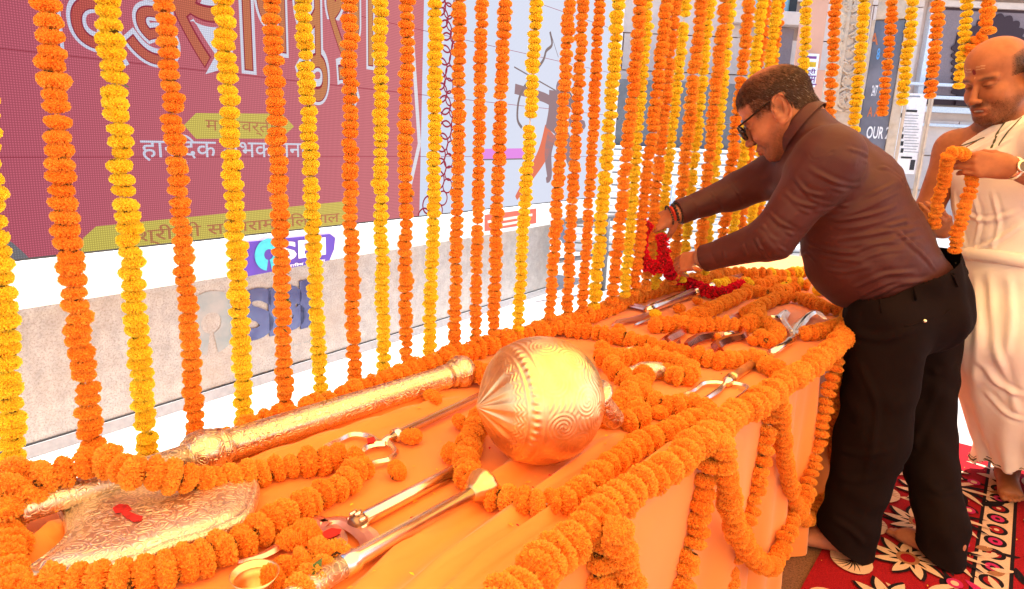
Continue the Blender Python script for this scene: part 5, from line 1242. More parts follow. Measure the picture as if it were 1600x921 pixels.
def head_sdf(chub=1.0, mouth=0.0, ES=1.0, EY=-.014):
    s = SDF(); c = chub
    s.ell((0, -.012, .035), (.0765, .099, .086), k=.01)
    s.ell((0, .012, .060), (.069, .080, .062), k=.02)
    s.ell((0, .032, -.040), (.060 * c, .057, .072), k=.03)
    s.ell((0, .068, -.100), (.024 * c, .022, .018), k=.022)
    for sx in (-1, 1):
        s.cap((sx * .056 * c, -.005, -.045), (sx * .022, .066, -.100), .022 * c, .018, k=.025)
        s.ell((sx * .037, .060, -.034), (.027, .027, .027), k=.02)
        s.cap((sx * .012, .087, .020), (sx * .048, .072, .020), .011, .009, k=.012)
        s.ell((sx * .0335, .094, .0015), (.0175, .012, .0105), k=.010, op='s')
        s.ell((sx * .0325, .0785, .0005), (.0135, .0125, .0125), k=.003)
        s.cap((sx * .0455, .074, .005), (sx * .021, .086, .002), .0042, .0036, k=.004)      # upper lid
        s.cap((sx * .0445, .073, -.010), (sx * .022, .083, -.0105), .0035, .003, k=.005)
    s.cap((0, .090, .010), (0, .112, -.034), .0075, .0105, k=.010)
    s.ell((0, .115, -.038), (.0125, .011, .010), k=.006)
    for sx in (-1, 1):
        s.ell((sx * .0135, .104, -.041), (.0080, .0105, .0078), k=.005); s.ell((sx * .0065, .110, -.049), (.0036, .0055, .0035), k=.002, op='s')
    s.ell((0, .086, -.070), (.030, .017, .020), k=.012)
    if mouth:
        s.ell((0, .099, -.0655), (.0245, .0085, .0058), k=.004); s.ell((0, .097, -.0855), (.0215, .0085, .0065), k=.004)
        s.ell((0, .100, -.0745), (.019, .014, .0062), k=.003, op='s'); s.cap((-.013, .0915, -.0725), (.013, .0915, -.0725), .0042, k=.001)
    else:
        s.ell((0, .099, -.0675), (.0250, .0085, .0058), k=.004); s.ell((0, .098, -.0790), (.0215, .0090, .0068), k=.004)
        s.cap((-.023, .103, -.0732), (.023, .103, -.0732), .0014, k=.002, op='s')
    for sx in (-1, 1):        # ears
        RE = frame((sx * .42, 1, .20), (sx * .22, -.18, 1)); ctr = V3(sx * .0875, EY, -.008)
        s.ell(ctr, (.0085 * ES, .0225 * ES, .037 * ES), rot=RE, k=.005)
        pe = lambda y, z, o=0.004: ctr + V3(sx * o * ES, 0, 0) + RE[1] * y * ES + RE[2] * z * ES
        ring_ = [pe(.0195 * math.cos(t) - .002, .033 * math.sin(t), .0075 + .004 * (math.cos(t) < 0)) for t in np.linspace(.35 * math.pi * -.1 + .2, 1.45 * math.pi, 9)]
        for a_, b_ in zip(ring_, ring_[1:]): s.cap(a_, b_, .0038, .0038, k=.003)
        s.ell(pe(.004, -.030, .004), (.006, .009, .010), k=.005)
        s.ell(pe(.001, .002, .010), (.0080 * ES, .0120 * ES, .020 * ES), rot=RE, k=.003, op='s')
        s.ell(pe(.013, -.003, .004), (.0045, .005, .008), k=.003)
        s.cap(pe(-.006, -.014, .005), pe(-.008, .014, .006), .0030, .0028, k=.003)
    return s
def hand_sdf(curl, thumb=(0.5, 0.6), spread=0.09, side=1, sc=1.0):
    """local frame: y along the hand, x across towards the thumb * side, z out of the back of the hand"""
    s = SDF(); X = lambda v: side * v
    s.cap((X(-.002), -.018, 0), (X(0), 0, 0), .026, .0255, k=.012, side=(0, 0, 1), flat=.78)
    base = [(.027, .088), (.009, .092), (-.010, .088), (-.027, .078)]; lens = [(.040, .024, .020), (.044, .028, .021), (.041, .026, .020), (.032, .020, .018)]; rad = [.0092, .0095, .0090, .0080]
    for i in range(4):
        bx, by = base[i]; s.cap((X(bx * .55), .010, 0), (X(bx), by - .006, .001), .0165, .0120, k=.012, side=(0, 0, 1), flat=.85)
        d_ang = -spread * (i - 1.3); p = V3(X(bx), by, 0); ang = 0.0
        for j in range(3):
            ang += curl[i] * (0.75, 1.0, 0.7)[j]
            dv = V3(X(math.sin(-d_ang)) * math.cos(ang), math.cos(d_ang) * math.cos(ang), -math.sin(ang)); q = p + dv * lens[i][j]
            s.cap(p, q, rad[i] * (1.0, .93, .86)[j], rad[i] * (.93, .86, .74)[j], k=.0035); p = q
    s.ell((X(.022), .030, -.010), (.016, .026, .013), k=.012); s.ell((X(-.020), .030, -.008), (.013, .030, .011), k=.012)
    a, b = thumb; p = V3(X(.024), .016, -.006); d1 = V3(X(math.sin(a + .35)), math.cos(a + .35), -b); d1 /= np.linalg.norm(d1); q = p + d1 * .036; s.cap(p, q, .0145, .0115, k=.010)
    d2 = V3(X(math.sin(a)), math.cos(a), -b * 1.1); d2 /= np.linalg.norm(d2); r_ = q + d2 * .030; s.cap(q, r_, .0110, .0098, k=.004)
    d3 = V3(X(math.sin(a - .35)), math.cos(a - .35), -b * 1.2); d3 /= np.linalg.norm(d3); s.cap(r_, r_ + d3 * .024, .0100, .0078, k=.004)
    return s
def foot_sdf():
    """y towards the toes, z up, origin under the heel; x*side = inner (big toe) side"""
    s = SDF(); s.ell((0, .01, .028), (.030, .036, .030), k=.01); s.cap((0, .02, .075), (0, .02, .03), .034, .030, k=.02); s.cap((0, .02, .12), (0, .015, .08), .036, .034, k=.02)
    s.cap((.002, .03, .050), (.006, .15, .026), .032, .024, k=.03, side=(1, 0, 0), flat=1.15); s.cap((-.008, .05, .022), (-.020, .155, .018), .024, .018, k=.02); s.cap((.01, .06, .03), (.026, .165, .020), .024, .020, k=.02)
    for i, (x, y0, L, r_) in enumerate(((.030, .175, .040, .0125), (.012, .185, .032, .0088), (-.003, .182, .028, .0084), (-.017, .174, .025, .0080), (-.030, .160, .022, .0082))):
        s.cap((x, y0 - .02, .018), (x, y0 + L - r_, .0125), r_, r_ * .9, k=.004)
    return s
SKL = lambda Rm, p: npx(p) @ npx(Rm)
def local(V, Rm, t, sc): return (V - np.array(t)) @ np.array(Rm).T / sc
def tint_head(L, base, beard=(0, 0), lip=(0.30, 0.07, 0.05), tilak=False, ey=-.014):
    """tint of skin, lips, stubble, brows, with shade painted in the ear hollows, in head-local coordinates"""
    n = len(L); c = np.tile(npx(base), (n, 1)); x, y, z = L.T
    nz = 0.5 + 0.5 * np.sin(x * 900 + np.sin(z * 700) * 2) * np.sin(z * 820 + np.sin(y * 600) * 2)
    def mixto(m, col):
        nonlocal c; m = np.clip(m, 0, 1)[:, None]; c = c * (1 - m) + npx(col) * m
    st = lambda a, b, v: np.clip((v - a) / (b - a), 0, 1)
    if beard[0]:
        m = st(-.030, -.055, z + 0.25 * np.maximum(0, .02 - y) * 0) * st(-.02, .012, y) + st(-.045, -.06, z) * st(.08, .09, y) 
        m = np.clip(m, 0, 1) * (1 - st(.0, 1, np.exp(-((x / .026) ** 2 + ((z + .073) / .015) ** 2)) * (y > .07) * 1.6))
        m *= 1 - 0.8 * st(.030, .048, y) * st(-.075, -.055, z) * (np.abs(x) > .028) * st(.0, .02, .03 + z + .05)
        mixto(m * (beard[0] * (0.55 + 0.45 * nz)), (0.05, 0.02, 0.012))
        mm = np.exp(-((x / .032) ** 4 + ((z + .057) / .0055) ** 2)) * (y > .08); mixto(mm * beard[1], (0.03, 0.012, 0.008))
    m = np.exp(-((x / .025) ** 4 + ((z + .0735) / .0125) ** 4)) * (y > .092); mixto(m * 0.75, lip)
    for sx in (-1, 1):
        m = np.exp(-(((x - sx * .034) / .021) ** 4 + ((z - .0235 + .12 * np.abs(np.abs(x) - .03)) / .0048) ** 2)) * (y > .06); mixto(m * (.75 + .25 * nz), (0.025, 0.012, 0.008))
        m = np.exp(-(((x - sx * .033) / .013) ** 4 + ((z - .0000) / .0022) ** 2)) * (y > .07); mixto(m * 0.85, (0.02, 0.01, 0.008))
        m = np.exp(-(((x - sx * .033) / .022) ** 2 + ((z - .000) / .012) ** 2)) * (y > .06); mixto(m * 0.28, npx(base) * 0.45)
        m = np.exp(-(((x - sx * .089) / .010) ** 2 + ((y - ey - .001) / .010) ** 2 + ((z + .005) / .016) ** 2)); mixto(m * 0.75, npx(base) * 0.4)  # shade inside the ear hollow painted into the tint
    if tilak:
        mixto(((x / .0062) ** 2 + ((z - .047) / .0085) ** 2 < 1) * (y > .06) * 1.0, (0.16, 0.008, 0.006)); mixto(((x / .0025) ** 2 + ((z - .030) / .0035) ** 2 < 1) * (y > .06) * .9, (0.62, 0.30, 0.12))
        for zz in (.052, .060): mixto((np.abs(z - zz - .002 * np.sin(x * 90)) < .0011) * (np.abs(x + .004) < .035) * (np.abs(x) > .008) * (y > .05) * .45, (0.70, 0.50, 0.28))
    return c
def strands(name, V, F, N, Lc, Rm, mask_fn, dir_fn, count, length, width, mat, parent, seed=1, lift=0.4):
    r = np.random.default_rng(seed); m = mask_fn(Lc); ids = np.where(m > 0)[0]
    p = m[ids] / m[ids].sum(); pick = r.choice(ids, count, p=p); P = V[pick] + r.normal(size=(count, 3)) * 0.0012; n = N[pick]; L = Lc[pick]
    d = dir_fn(L) @ np.array(Rm) + r.normal(size=(count, 3)) * 0.14; d -= n * (d * n).sum(1)[:, None]; d /= np.linalg.norm(d, axis=1)[:, None] + 1e-9
    d = d + n * lift * r.uniform(0.4, 1.3, (count, 1)); d /= np.linalg.norm(d, axis=1)[:, None]
    sd_ = np.cross(d, n); sd_ /= np.linalg.norm(sd_, axis=1)[:, None] + 1e-9; ln = length * r.uniform(0.6, 1.2, (count, 1))
    a = P - n * .001 - sd_ * width; b = P - n * .001 + sd_ * width; q = P + d * ln
    VV = np.stack([a, b, q], 1).reshape(-1, 3); FF = np.arange(count * 3).reshape(-1, 3)
    return np_mesh(name, VV, FF, mat, parent)
def cloth_mat2(name, c, rough=0.7, weave=900, var=0.1, sheen=0.3, spec=0.35):
    k = NT(name); o = k.obj(); w = k.n('ShaderNodeTexWave', wave_type='BANDS', bands_direction='DIAGONAL'); w.inputs['Scale'].default_value = weave / 6; w.inputs['Distortion'].default_value = 1.2; k.l(o, w.inputs['Vector'])
    n1 = k.noise(weave / 4, 3, 0.6, o); n2 = k.noise(7, 4, 0.6, o)
    col = k.ramp(n2, [(0.3, tuple(v * (1 - var) for v in c) + (1,)), (0.7, tuple(min(1, v * (1 + var)) for v in c) + (1,))])
    b = k.bump(k.math('ADD', w.outputs[1], n1), 0.12, 0.0008); rg_ = k.math('ABSOLUTE', k.math('SUBTRACT', k.noise(9, 3, 0.5, o, 0.8), 0.5)); b = k.bump(k.math('MINIMUM', rg_, 0.10), 0.06, 0.05, b); b = k.bump(k.noise(26, 4, 0.55, o), 0.15, 0.008, b)
    return k.done(k.bsdf(col, rough, 0, b, sheen=sheen, spec=spec))
M['shirt'] = cloth_mat2('maroon_cotton_shirt', (0.060, 0.0095, 0.0075), 0.62, sheen=0.03, spec=0.38)
M['trousers'] = cloth_mat2('black_wool_trousers', (0.0085, 0.004, 0.0035), 0.9, sheen=0, spec=0.08)
M['dhoti'] = cloth_mat2('cream_white_cotton', (0.88, 0.80, 0.71), 0.9, var=0.04, sheen=0.1, spec=0.12)
M['border'] = plain('dark_green_woven_border', (0.085, 0.085, 0.028, 1), 0.8)
M['specs'] = plain('black_spectacle_frame', (0.01, 0.007, 0.006, 1), 0.25)
M['lens'] = plain('smoky_lens', (0.04, 0.02, 0.015, 1), 0.08)
M['watchmetal'] = plain('two_tone_watch_metal', (0.85, 0.72, 0.50, 1), 0.25, 0.9)
M['dial'] = plain('brown_watch_dial', (0.10, 0.06, 0.035, 1), 0.2); M['leather'] = plain('tan_leather_strap', (0.30, 0.12, 0.07, 1), 0.6)
M['beads'] = plain('black_wooden_beads', (0.012, 0.008, 0.006, 1), 0.35); M['redthread'] = plain('red_sacred_thread', (0.5, 0.03, 0.01, 1), 0.8)
BROWN = (0.42, 0.155, 0.075)
def aY(px, py, Y): return np.array(atY(px, py, Y))
def band(name, c, axis, r, w, mat, parent, seg=28, th=0.003, ex=1.0, side=None):
    axis = Vector(axis).normalized(); mb = MB(); c = Vector(c)
    lathe(mb, c - axis * w / 2, c + axis * w / 2, [(0, r), (0, r + th), (1, r + th), (1, r)], seg); return adopt(mb.build(name, mat, None, True), parent)

# ------------------------------------------------------------------ the bending man
def man():
    e = tag(empty('person', at(1400, 880, 0)), 'man in maroon shirt, black trousers and dark glasses, bending over the weapons table', 'person')
    NY = 2.03
    shN, shF = aY(1300, 245, 2.02), aY(1232, 262, 2.34)
    pel = aY(1420, 462, 2.15); abd = aY(1368, 380, 2.17); chs = aY(1322, 302, 2.18); uch = aY(1292, 243, 2.18); nkb = aY(1262, 205, 2.17)
    elN, wrN = aY(1207, 372, 2.06), aY(1098, 405, 2.20)
    elF, wrF = aY(1150, 300, 2.44), aY(1058, 333, 2.40)
    hipN, hipF = aY(1393, 505, 2.04), aY(1442, 505, 2.25)
    heelN, toeN = np.array(at(1338, 872, 0)), np.array(at(1243, 850, 0)); heelF, toeF = np.array(at(1488, 892, 0)), np.array(at(1400, 842, 0))
    ankN, ankF = heelN + (toeN - heelN) * .22 + V3(0, 0, .10), heelF + (toeF - heelF) * .28 + V3(0, 0, .10)
    knN, knF = aY(1362, 690, 2.00), aY(1450, 690, 2.17)
    hf = V3(-.66, .48, -.58); hu = V3(-.45, .2, .80); HR = frame(hf, hu); HS = 1.10; HO = aY(1216, 173, 2.22)
    sk = head_sdf(1.14, 0, 1.22, -.028).xf(HR, HO, HS)
    nape = HO + SKL(HR, (0, -.045, -.045)) * HS
    sk.cap(nape, nkb + (pel - nkb) * .03, .064, .074, k=.03); sk.cap(HO + SKL(HR, (0, .02, -.07)) * HS, uch, .052, .07, k=.03)
    side = V3(0.15, 1, 0)
    body = SDF()
    for a, b, ra, rb in ((pel, abd, .15, .16), (abd, chs, .16, .15), (chs, uch, .15, .11)): body.cap(a, b, ra * .86, rb * .86, k=.03, side=side / np.linalg.norm(side), flat=1.1)
    body.cap(shN, elN, .05, .036, k=.03).cap(shF, elF, .05, .036, k=.03).cap(elN, wrN, .034, .024, k=.02).cap(elF, wrF, .034, .024, k=.02)
    body.cap(shN, shF, .055, .055, k=.04)
    for hp, kn, an in ((hipN, knN, ankN), (hipF, knF, ankF)): body.cap(hp, kn, .08, .05, k=.03).cap(kn, an, .045, .030, k=.02)
    # hands
    def hand_at(w, yd, zd, curl, thumb, side_, spread=.07, sc=.98):
        y = yd / np.linalg.norm(yd); z = zd - y * (zd @ y); z /= np.linalg.norm(z); x = np.cross(y, z); Rm = np.array([x, y, z]); return hand_sdf(curl, thumb, spread, side_).xf(Rm, w, sc), Rm
    hN, RN = hand_at(wrN, aY(1058, 412, 2.28) - wrN, V3(.15, -.85, .5), (.45, .6, .7, .8), (.25, .9), 1)
    hF, RF = hand_at(wrF, aY(1020, 352, 2.42) - wrF, V3(-.1, -.7, .75), (.35, .5, .75, .9), (.15, .8), -1)
    sk.add(hN).add(hF).add(body)
    for hl, to, s_ in ((heelN, toeN, -1), (heelF, toeF, 1)):
        y = (to - hl); y[2] = 0; y /= np.linalg.norm(y); x = np.cross(y, V3(0, 0, 1)) * -s_; ff = foot_sdf()
        FR = np.array([x, y, V3(0, 0, 1)]); sk.add(ff.xf(FR, hl + V3(0, 0, .016), .98))
    # extraction: fine for head, hands, feet; coarse for what the clothes hide
    parts = []
    def blk(c, r_, h): parts.append(surf(sk, np.array(c) - r_, np.array(c) + r_, h))
    blk(HO + V3(0, 0, -.01), .175, .0028); blk(wrN + RN[1] * .07, .125, .0024); blk(wrF + RF[1] * .07, .125, .0024)
    for hl, to in ((heelN, toeN), (heelF, toeF)): blk((hl + to) / 2 + V3(0, 0, .06), .15, .0035)
    Vb, Fb = surf(body, np.minimum.reduce([pel, elN, shF, wrN, wrF, ankN, ankF]) - .2, np.maximum.reduce([pel, shN, shF, ankF, wrF]) + .2, .014); parts.append((Vb, Fb))
    V = np.concatenate([p[0] for p in parts]); off = np.cumsum([0] + [len(p[0]) for p in parts])[:-1]; F = np.concatenate([p[1] + o_ for p, o_ in zip(parts, off)])
    L = local(V, HR, HO, HS); isH = np.linalg.norm(L, axis=1) < .16
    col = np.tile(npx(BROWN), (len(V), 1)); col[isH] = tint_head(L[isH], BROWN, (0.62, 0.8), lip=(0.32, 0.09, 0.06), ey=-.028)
    # darker short-cropped scalp under the hair
    x, y, z = L.T
    hl_ = hairmask(L); m = (np.clip(hl_, 0, 1) * isH * .96)[:, None]; col = col * (1 - m) + npx((0.040, 0.017, 0.010)) * m
    far = ~isH & (np.linalg.norm(V - heelN, axis=1) > .3) & (np.linalg.norm(V - heelF, axis=1) > .3); 
    b_ = np_mesh('body', V, F, M['skin'], e, col)
    hv, hfc = parts[0]; hn = vnormals(hv, hfc); Lh = local(hv, HR, HO, HS)
    def dirf(L_):
        d = np.zeros_like(L_); d[:, 1] = -0.6 + 1.4 * (L_[:, 1] > .05); d[:, 2] = -0.9 * np.clip(np.abs(L_[:, 0]) / .07, 0, 1) - 0.5 * (L_[:, 1] < -.05); return d
    strands('hair', hv, hfc, hn, Lh, HR, lambda q: np.clip(hairmask(q), 0, 1), dirf, 26000, .0105, .00045, M['hair'], e, 1, .12)
    strands('grey_hair', hv, hfc, hn, Lh, HR, lambda q: np.clip(hairmask(q), 0, 1) * (q[:, 2] < .06), dirf, 350, .012, .0005, M['greyhair'], e, 2, .3)
    strands('stubble', hv, hfc, hn, Lh, HR, lambda q: (q[:, 2] < -.04) * (q[:, 1] > .0) * (q[:, 2] > -.125) * 1.0, lambda q: np.tile(V3(0, .2, -1), (len(q), 1)), 2600, .0022, .0003, M['hair'], e, 3, .8)
    # spectacles
    g = empty('spectacles', HO); g.parent = e; g.matrix_parent_inverse = Matrix.Translation(-Vector(e.location))
    def HP(p): return Vector(HO + SKL(HR, p) * HS)
    for s_ in (1, -1):
        mb = MB(); C = [HP((s_ * .088, -.028, .014)), HP((s_ * .086, -.005, .025)), HP((s_ * .078, .05, .020)), HP((s_ * .070, .098, .016))]; mb.tube(catmull(C, 5), [.0032] * 16, 6); adopt(mb.build('temple_arm', M['specs'], None, True), g)
        mb = MB(); ring_ = [HP((s_ * (.036 + .030 * math.copysign(abs(math.cos(t)) ** .6, math.cos(t))), .107 - .10 * abs(.036 * 0 + .030 * math.cos(t)) * (1 if math.cos(t) > 0 else 0) * 1.0, -.004 + .021 * math.copysign(abs(math.sin(t)) ** .6, math.sin(t)))) for t in [2 * math.pi * i / 24 for i in range(25)]]
        mb.tube(ring_, .0026, 6, cap=False); adopt(mb.build('rim', M['specs'], None, True), g)
        mb = MB(); mb.add(ring_[:-1], [tuple(range(24))]); adopt(mb.build('lens', M['lens']), g)
    mb = MB(); mb.tube([HP((-.008, .110, .004)), HP((0, .113, .006)), HP((.008, .110, .004))], .0026, 6); adopt(mb.build('bridge', M['specs'], None, True), g)
    # ---- shirt
    sh = SDF(); sd_ = side / np.linalg.norm(side)
    waist = pel + (abd - pel) * .18
    bdir = (abd - pel) / np.linalg.norm(abd - pel); fwd = np.cross(sd_, bdir); fwd = -fwd if fwd[0] > 0 else fwd
    sh.cap(waist + fwd * .005, abd + fwd * .035, .150, .175, k=.04, side=sd_, flat=1.05); sh.cap(abd + fwd * .035, chs + fwd * .004, .175, .160, k=.05, side=sd_, flat=1.05); sh.cap(chs, uch - bdir * .03, .152, .100, k=.05, side=sd_, flat=1.15)
    sh.ell(abd + fwd * .055 - bdir * .03, (.15, .17, .15), k=.05)
    sh.cap(shN - V3(.02, 0, .03), shF - V3(0, .02, .03), .082, .078, k=.06)
    sh.cap(uch - bdir * .02, nkb + (HO - nkb) * .08, .092, .078, k=.05)
    sh.cap(shN, elN, .092, .066, k=.05).cap(elN, wrN - (wrN - elN) * .09, .066, .041, k=.025)
    sh.cap(shF, elF, .085, .062, k=.05).cap(elF, wrF - (wrF - elF) * .10, .062, .040, k=.025)
    for w, el in ((wrN, elN), (wrF, elF)):
        d = (w - el) / np.linalg.norm(w - el); sh.cap(w - d * .022, w + d * .10, .0345, .040, k=.004, op='s'); sh.cap(w + d * .016, w + d * .09, .05, .06, k=.004, op='s') if False else None
    upn = (HO - nkb) / np.linalg.norm(HO - nkb)
    sh.cap(nkb + upn * .012, HO, .071, .095, k=.006, op='s')
    wdir = (aY(1498, 415, 2.0) - aY(1335, 478, 2.0)); wdir /= np.linalg.norm(wdir)
    Vs, Fs = surf(sh, np.minimum.reduce([wrN, wrF, pel, elN]) - .2, np.maximum.reduce([shN, shF, pel, nkb, elF]) + .24, .0042)
    # cut at the waist plane (tucked in) and open the cuffs
    pn = np.cross(wdir, V3(0, 1, 0)); pn = pn if pn[2] > 0 else -pn
    p0 = aY(1415, 452, 2.0)
    Vs, Fs = clip(Vs, Fs, -(((Vs - p0) @ pn) + .04), -pn)
    fk = np.ones(len(Fs), bool)
    for w, el in ((wrN, elN), (wrF, elF)):
        d = (w - el) / np.linalg.norm(w - el); r_ = np.linalg.norm((Vs - w) - ((Vs - w) @ d)[:, None] * d, axis=1); kk = ~((((Vs - w) @ d) > -.004) & (r_ < .09)); fk &= kk[Fs].all(1)
    Fs = Fs[fk]; used = np.unique(Fs); rem = -np.ones(len(Vs), int); rem[used] = np.arange(len(used)); Vs = Vs[used]; Fs = rem[Fs]
    N = vnormals(Vs, Fs); bv = bvh_of(Vs, Fs)
    segs = [([(1262, 262), (1305, 285), (1345, 290)], .010, .007), ([(1300, 345), (1350, 338), (1400, 322), (1425, 300)], .009, .008), ([(1275, 330), (1320, 322), (1370, 300), (1400, 285)], .008, .006),
            ([(1385, 355), (1420, 345), (1452, 322)], .009, .009), ([(1300, 375), (1350, 368), (1395, 360), (1440, 355), (1468, 345)], .009, .007), ([(1330, 395), (1380, 380), (1440, 380), (1478, 370)], .008, .006),
            ([(1262, 380), (1300, 392), (1340, 395)], .010, .007), ([(1400, 360), (1430, 385), (1455, 410)], .009, .008), ([(1335, 450), (1380, 430), (1430, 425), (1490, 400)], .010, .008), ([(1350, 470), (1400, 447), (1450, 438)], .010, .007),
            ([(1200, 330), (1225, 352), (1262, 362)], .008, .007), ([(1190, 352), (1215, 378), (1250, 385)], .008, .007), ([(1180, 372), (1190, 392), (1205, 412)], .008, .008), ([(1160, 380), (1168, 400), (1185, 418)], .007, .005), ([(1225, 300), (1250, 318), (1280, 322)], .009, .006),
            ([(1240, 275), (1262, 300), (1290, 305)], .009, .006), ([(1322, 232), (1350, 240), (1385, 262)], .008, .005), ([(1345, 250), (1380, 262), (1412, 285)], .008, .005), ([(1110, 300), (1122, 316), (1130, 330)], .006, .005), ([(1140, 285), (1155, 305), (1165, 320)], .006, .005),
            ([(1440, 330), (1458, 350), (1462, 385)], .009, .007), ([(1470, 380), (1480, 395), (1488, 410)], .008, .006), ([(1290, 420), (1320, 425), (1360, 415)], .009, .005), ([(1415, 300), (1440, 318), (1455, 335)], .008, .006),
            ([(1130, 392), (1135, 405), (1140, 422)], .006, .004), ([(1255, 400), (1262, 398), (1275, 410)], .008, .004)]
    disp = creases(Vs, N, bv, [(s_, w_ * .68, h_) for s_, w_, h_ in segs]) * .62 + creases(Vs, N, bv, [([(x_ + 9, y_ + 13) for x_, y_ in s_], w_ * .6, h_) for s_, w_, h_ in segs[:16]]) * .35
    disp += .0010 * wave(Vs, (1, .2, 1.3), 75, 0.4, 1.4) + .0007 * wave(Vs, (-1, .4, 1), 130, 2.1, 1.6)
    # yoke seam, armhole seam, cuffs
    segs2 = [([(1262, 232), (1272, 250), (1300, 238), (1345, 215)], .0025, -.0016), ([(1300, 190), (1330, 235), (1340, 262)], .0025, -.0016)]
    disp += creases(Vs, N, bv, segs2)
    Vs = Vs + N * disp[:, None]
    so = np_mesh('shirt', Vs, Fs, M['shirt'], e); md = so.modifiers.new('thickness', 'SOLIDIFY'); md.thickness = .0022; md.offset = -1
    # collar stand round the neck
    cc = nkb + upn * .030; mb = MB(); ring_n = 40; ax = Vector(upn); xx = Vector(np.cross(upn, V3(0, 1, 0))).normalized(); yy = ax.cross(xx)
    vs = []
    for i in range(ring_n):
        t = 2 * math.pi * i / ring_n; dr = xx * math.cos(t) + yy * math.sin(t)
        for rr_, hh in ((.079, -.022), (.080, .014), (.083, .017), (.086, .010), (.093, -.020)): vs.append(Vector(cc) + dr * rr_ + ax * hh)
    fs_ = [(i * 5 + k_, ((i + 1) % ring_n) * 5 + k_, ((i + 1) % ring_n) * 5 + k_ + 1, i * 5 + k_ + 1) for i in range(ring_n) for k_ in range(4)]
    mb.add(vs, fs_); adopt(mb.build('collar', M['shirt'], None, True), so) ; bpy.data.objects[so.name].children
    for w, el in ((wrN, elN), (wrF, elF)):
        d = (w - el) / np.linalg.norm(w - el); c_ = w - d * .030; mb = MB(); lathe(mb, Vector(c_ - d * .028), Vector(c_ + d * .026), [(0, .0375), (0, .0445), (.05, .0452), (.95, .0442), (1, .0432), (1, .0375), (.5, .036)], 32); o_ = mb.build('cuff', M['shirt'], None, True); adopt(o_, so)
    # ---- trousers
    tr_ = SDF()
    wc = aY(1418, 452, 2.15) + pn * .04
    tr_.cap(wc, pel - pn * .02, .168, .166, k=.05, side=sd_, flat=1.02); tr_.ell(aY(1442, 487, 2.13), (.118, .165, .12), k=.05); tr_.ell(aY(1388, 500, 2.12), (.125, .16, .10), k=.05)
    tr_.cap(hipN + V3(-.01, 0, 0), knN, .122, .100, k=.04).cap(knN, ankN + V3(.0, 0, .02), .105, .084, k=.03); tr_.cap(hipF + V3(.01, 0, -.02), knF + V3(-.01, 0, 0), .116, .086, k=.04).cap(knF + V3(-.01, 0, 0), ankF + V3(.0, 0, .02), .092, .070, k=.03)
    tr_.cap(ankN + V3(0, 0, .02), heelN + (toeN - heelN) * .22 + V3(0, 0, -.05), .086, .094, k=.02); tr_.cap(ankF + V3(0, 0, .02), heelF + (toeF - heelF) * .20 + V3(0, 0, -.05), .072, .080, k=.02)
    Vt, Ft = surf(tr_, np.minimum.reduce([hipN, hipF, ankN, ankF, toeN]) - .2, np.maximum.reduce([pel, hipF, ankF, wc]) + .22, .0062)
    Vt, Ft = clip(Vt, Ft, (Vt - p0) @ pn - .004, pn)
    hem = np.full(len(Vt), -1.0); dN = np.linalg.norm((Vt - heelN)[:, :2], axis=1); dF = np.linalg.norm((Vt - heelF)[:, :2], axis=1)
    for hl, to, mine, oth, sl in ((heelN, toeN, dN, dF, .50), (heelF, toeF, dF, dN, .40)):
        y = (to - hl); y[2] = 0; y /= np.linalg.norm(y); a = (Vt - hl) @ y; near = (mine < oth) & (mine < .2) & (Vt[:, 2] < .16)
        hem[near] = (.016 + np.clip(a + .02, 0, .2) * sl - Vt[:, 2])[near]
    Vt, Ft = clip(Vt, Ft, hem, V3(0, 0, -1))
    N = vnormals(Vt, Ft); bv = bvh_of(Vt, Ft)
    disp = creases(Vt, N, bv, [([(1335, 520), (1380, 530), (1430, 512)], .012, .006), ([(1340, 560), (1370, 640), (1350, 760)], .010, .004), ([(1465, 600), (1430, 690), (1405, 740)], .012, .008), ([(1310, 700), (1350, 712), (1390, 700)], .010, .005),
                               ([(1310, 745), (1345, 752), (1380, 740)], .010, .004), ([(1450, 760), (1470, 770), (1495, 765)], .010, .005), ([(1300, 810), (1330, 830), (1350, 850)], .010, .006), ([(1430, 560), (1460, 580), (1500, 575)], .012, .006)])
    disp += .0022 * wave(Vt, (.4, .2, 1), 42, 1.0, 1.6) + .002 * wave(Vt, (1, .3, .2), 60, 2.0, 1.2)
    to_ = np_mesh('trousers', Vt + N * disp[:, None], Ft, M['trousers'], e); md = to_.modifiers.new('thickness', 'SOLIDIFY'); md.thickness = .002; md.offset = -1
    bt = BVHTree.FromPolygons([tuple(v) for v in Vt], [tuple(int(i) for i in f) for f in Ft])
    def on(px, py, out=.004):
        r = Vector(ray(px, py)).normalized(); hh = bt.ray_cast(Vector((0, 0, H)), r); return (hh[0] + hh[1] * out) if hh[0] else None
    for (a, b) in (((1374, 452), (1377, 486)), ((1484, 418), (1494, 444)), ((1425, 432), (1430, 466))):
        P_ = [on(a[0] + (b[0] - a[0]) * i / 4, a[1] + (b[1] - a[1]) * i / 4 + 4) for i in range(5)]; P_ = [p for p in P_ if p]
        if len(P_) > 1: mb = MB(); mb.tube(P_, .006, 8, flat=.4); adopt(mb.build('belt_loop', M['trousers'], None, True), to_)
    P_ = [on(1412 + (1484 - 1412) * i / 8, 509 - 24 * (i / 8) ** 2 * 0 - (509 - 484) * (i / 8) + (4 if 0 < i < 8 else 0), .0015) for i in range(9)]; P_ = [p for p in P_ if p]
    if len(P_) > 2: mb = MB(); mb.tube(P_, .002, 6); adopt(mb.build('pocket_seam', M['trousers'], None, True), to_)
    p_ = on(1444, 502, .002)
    if p_: mb = MB(); v_ = (Vector((0, 0, H)) - p_).normalized(); lathe(mb, p_, p_ + v_ * .003, [(0, .006), (1, .005)], 14); adopt(mb.build('button', M['watchmetal'], None, True), to_)
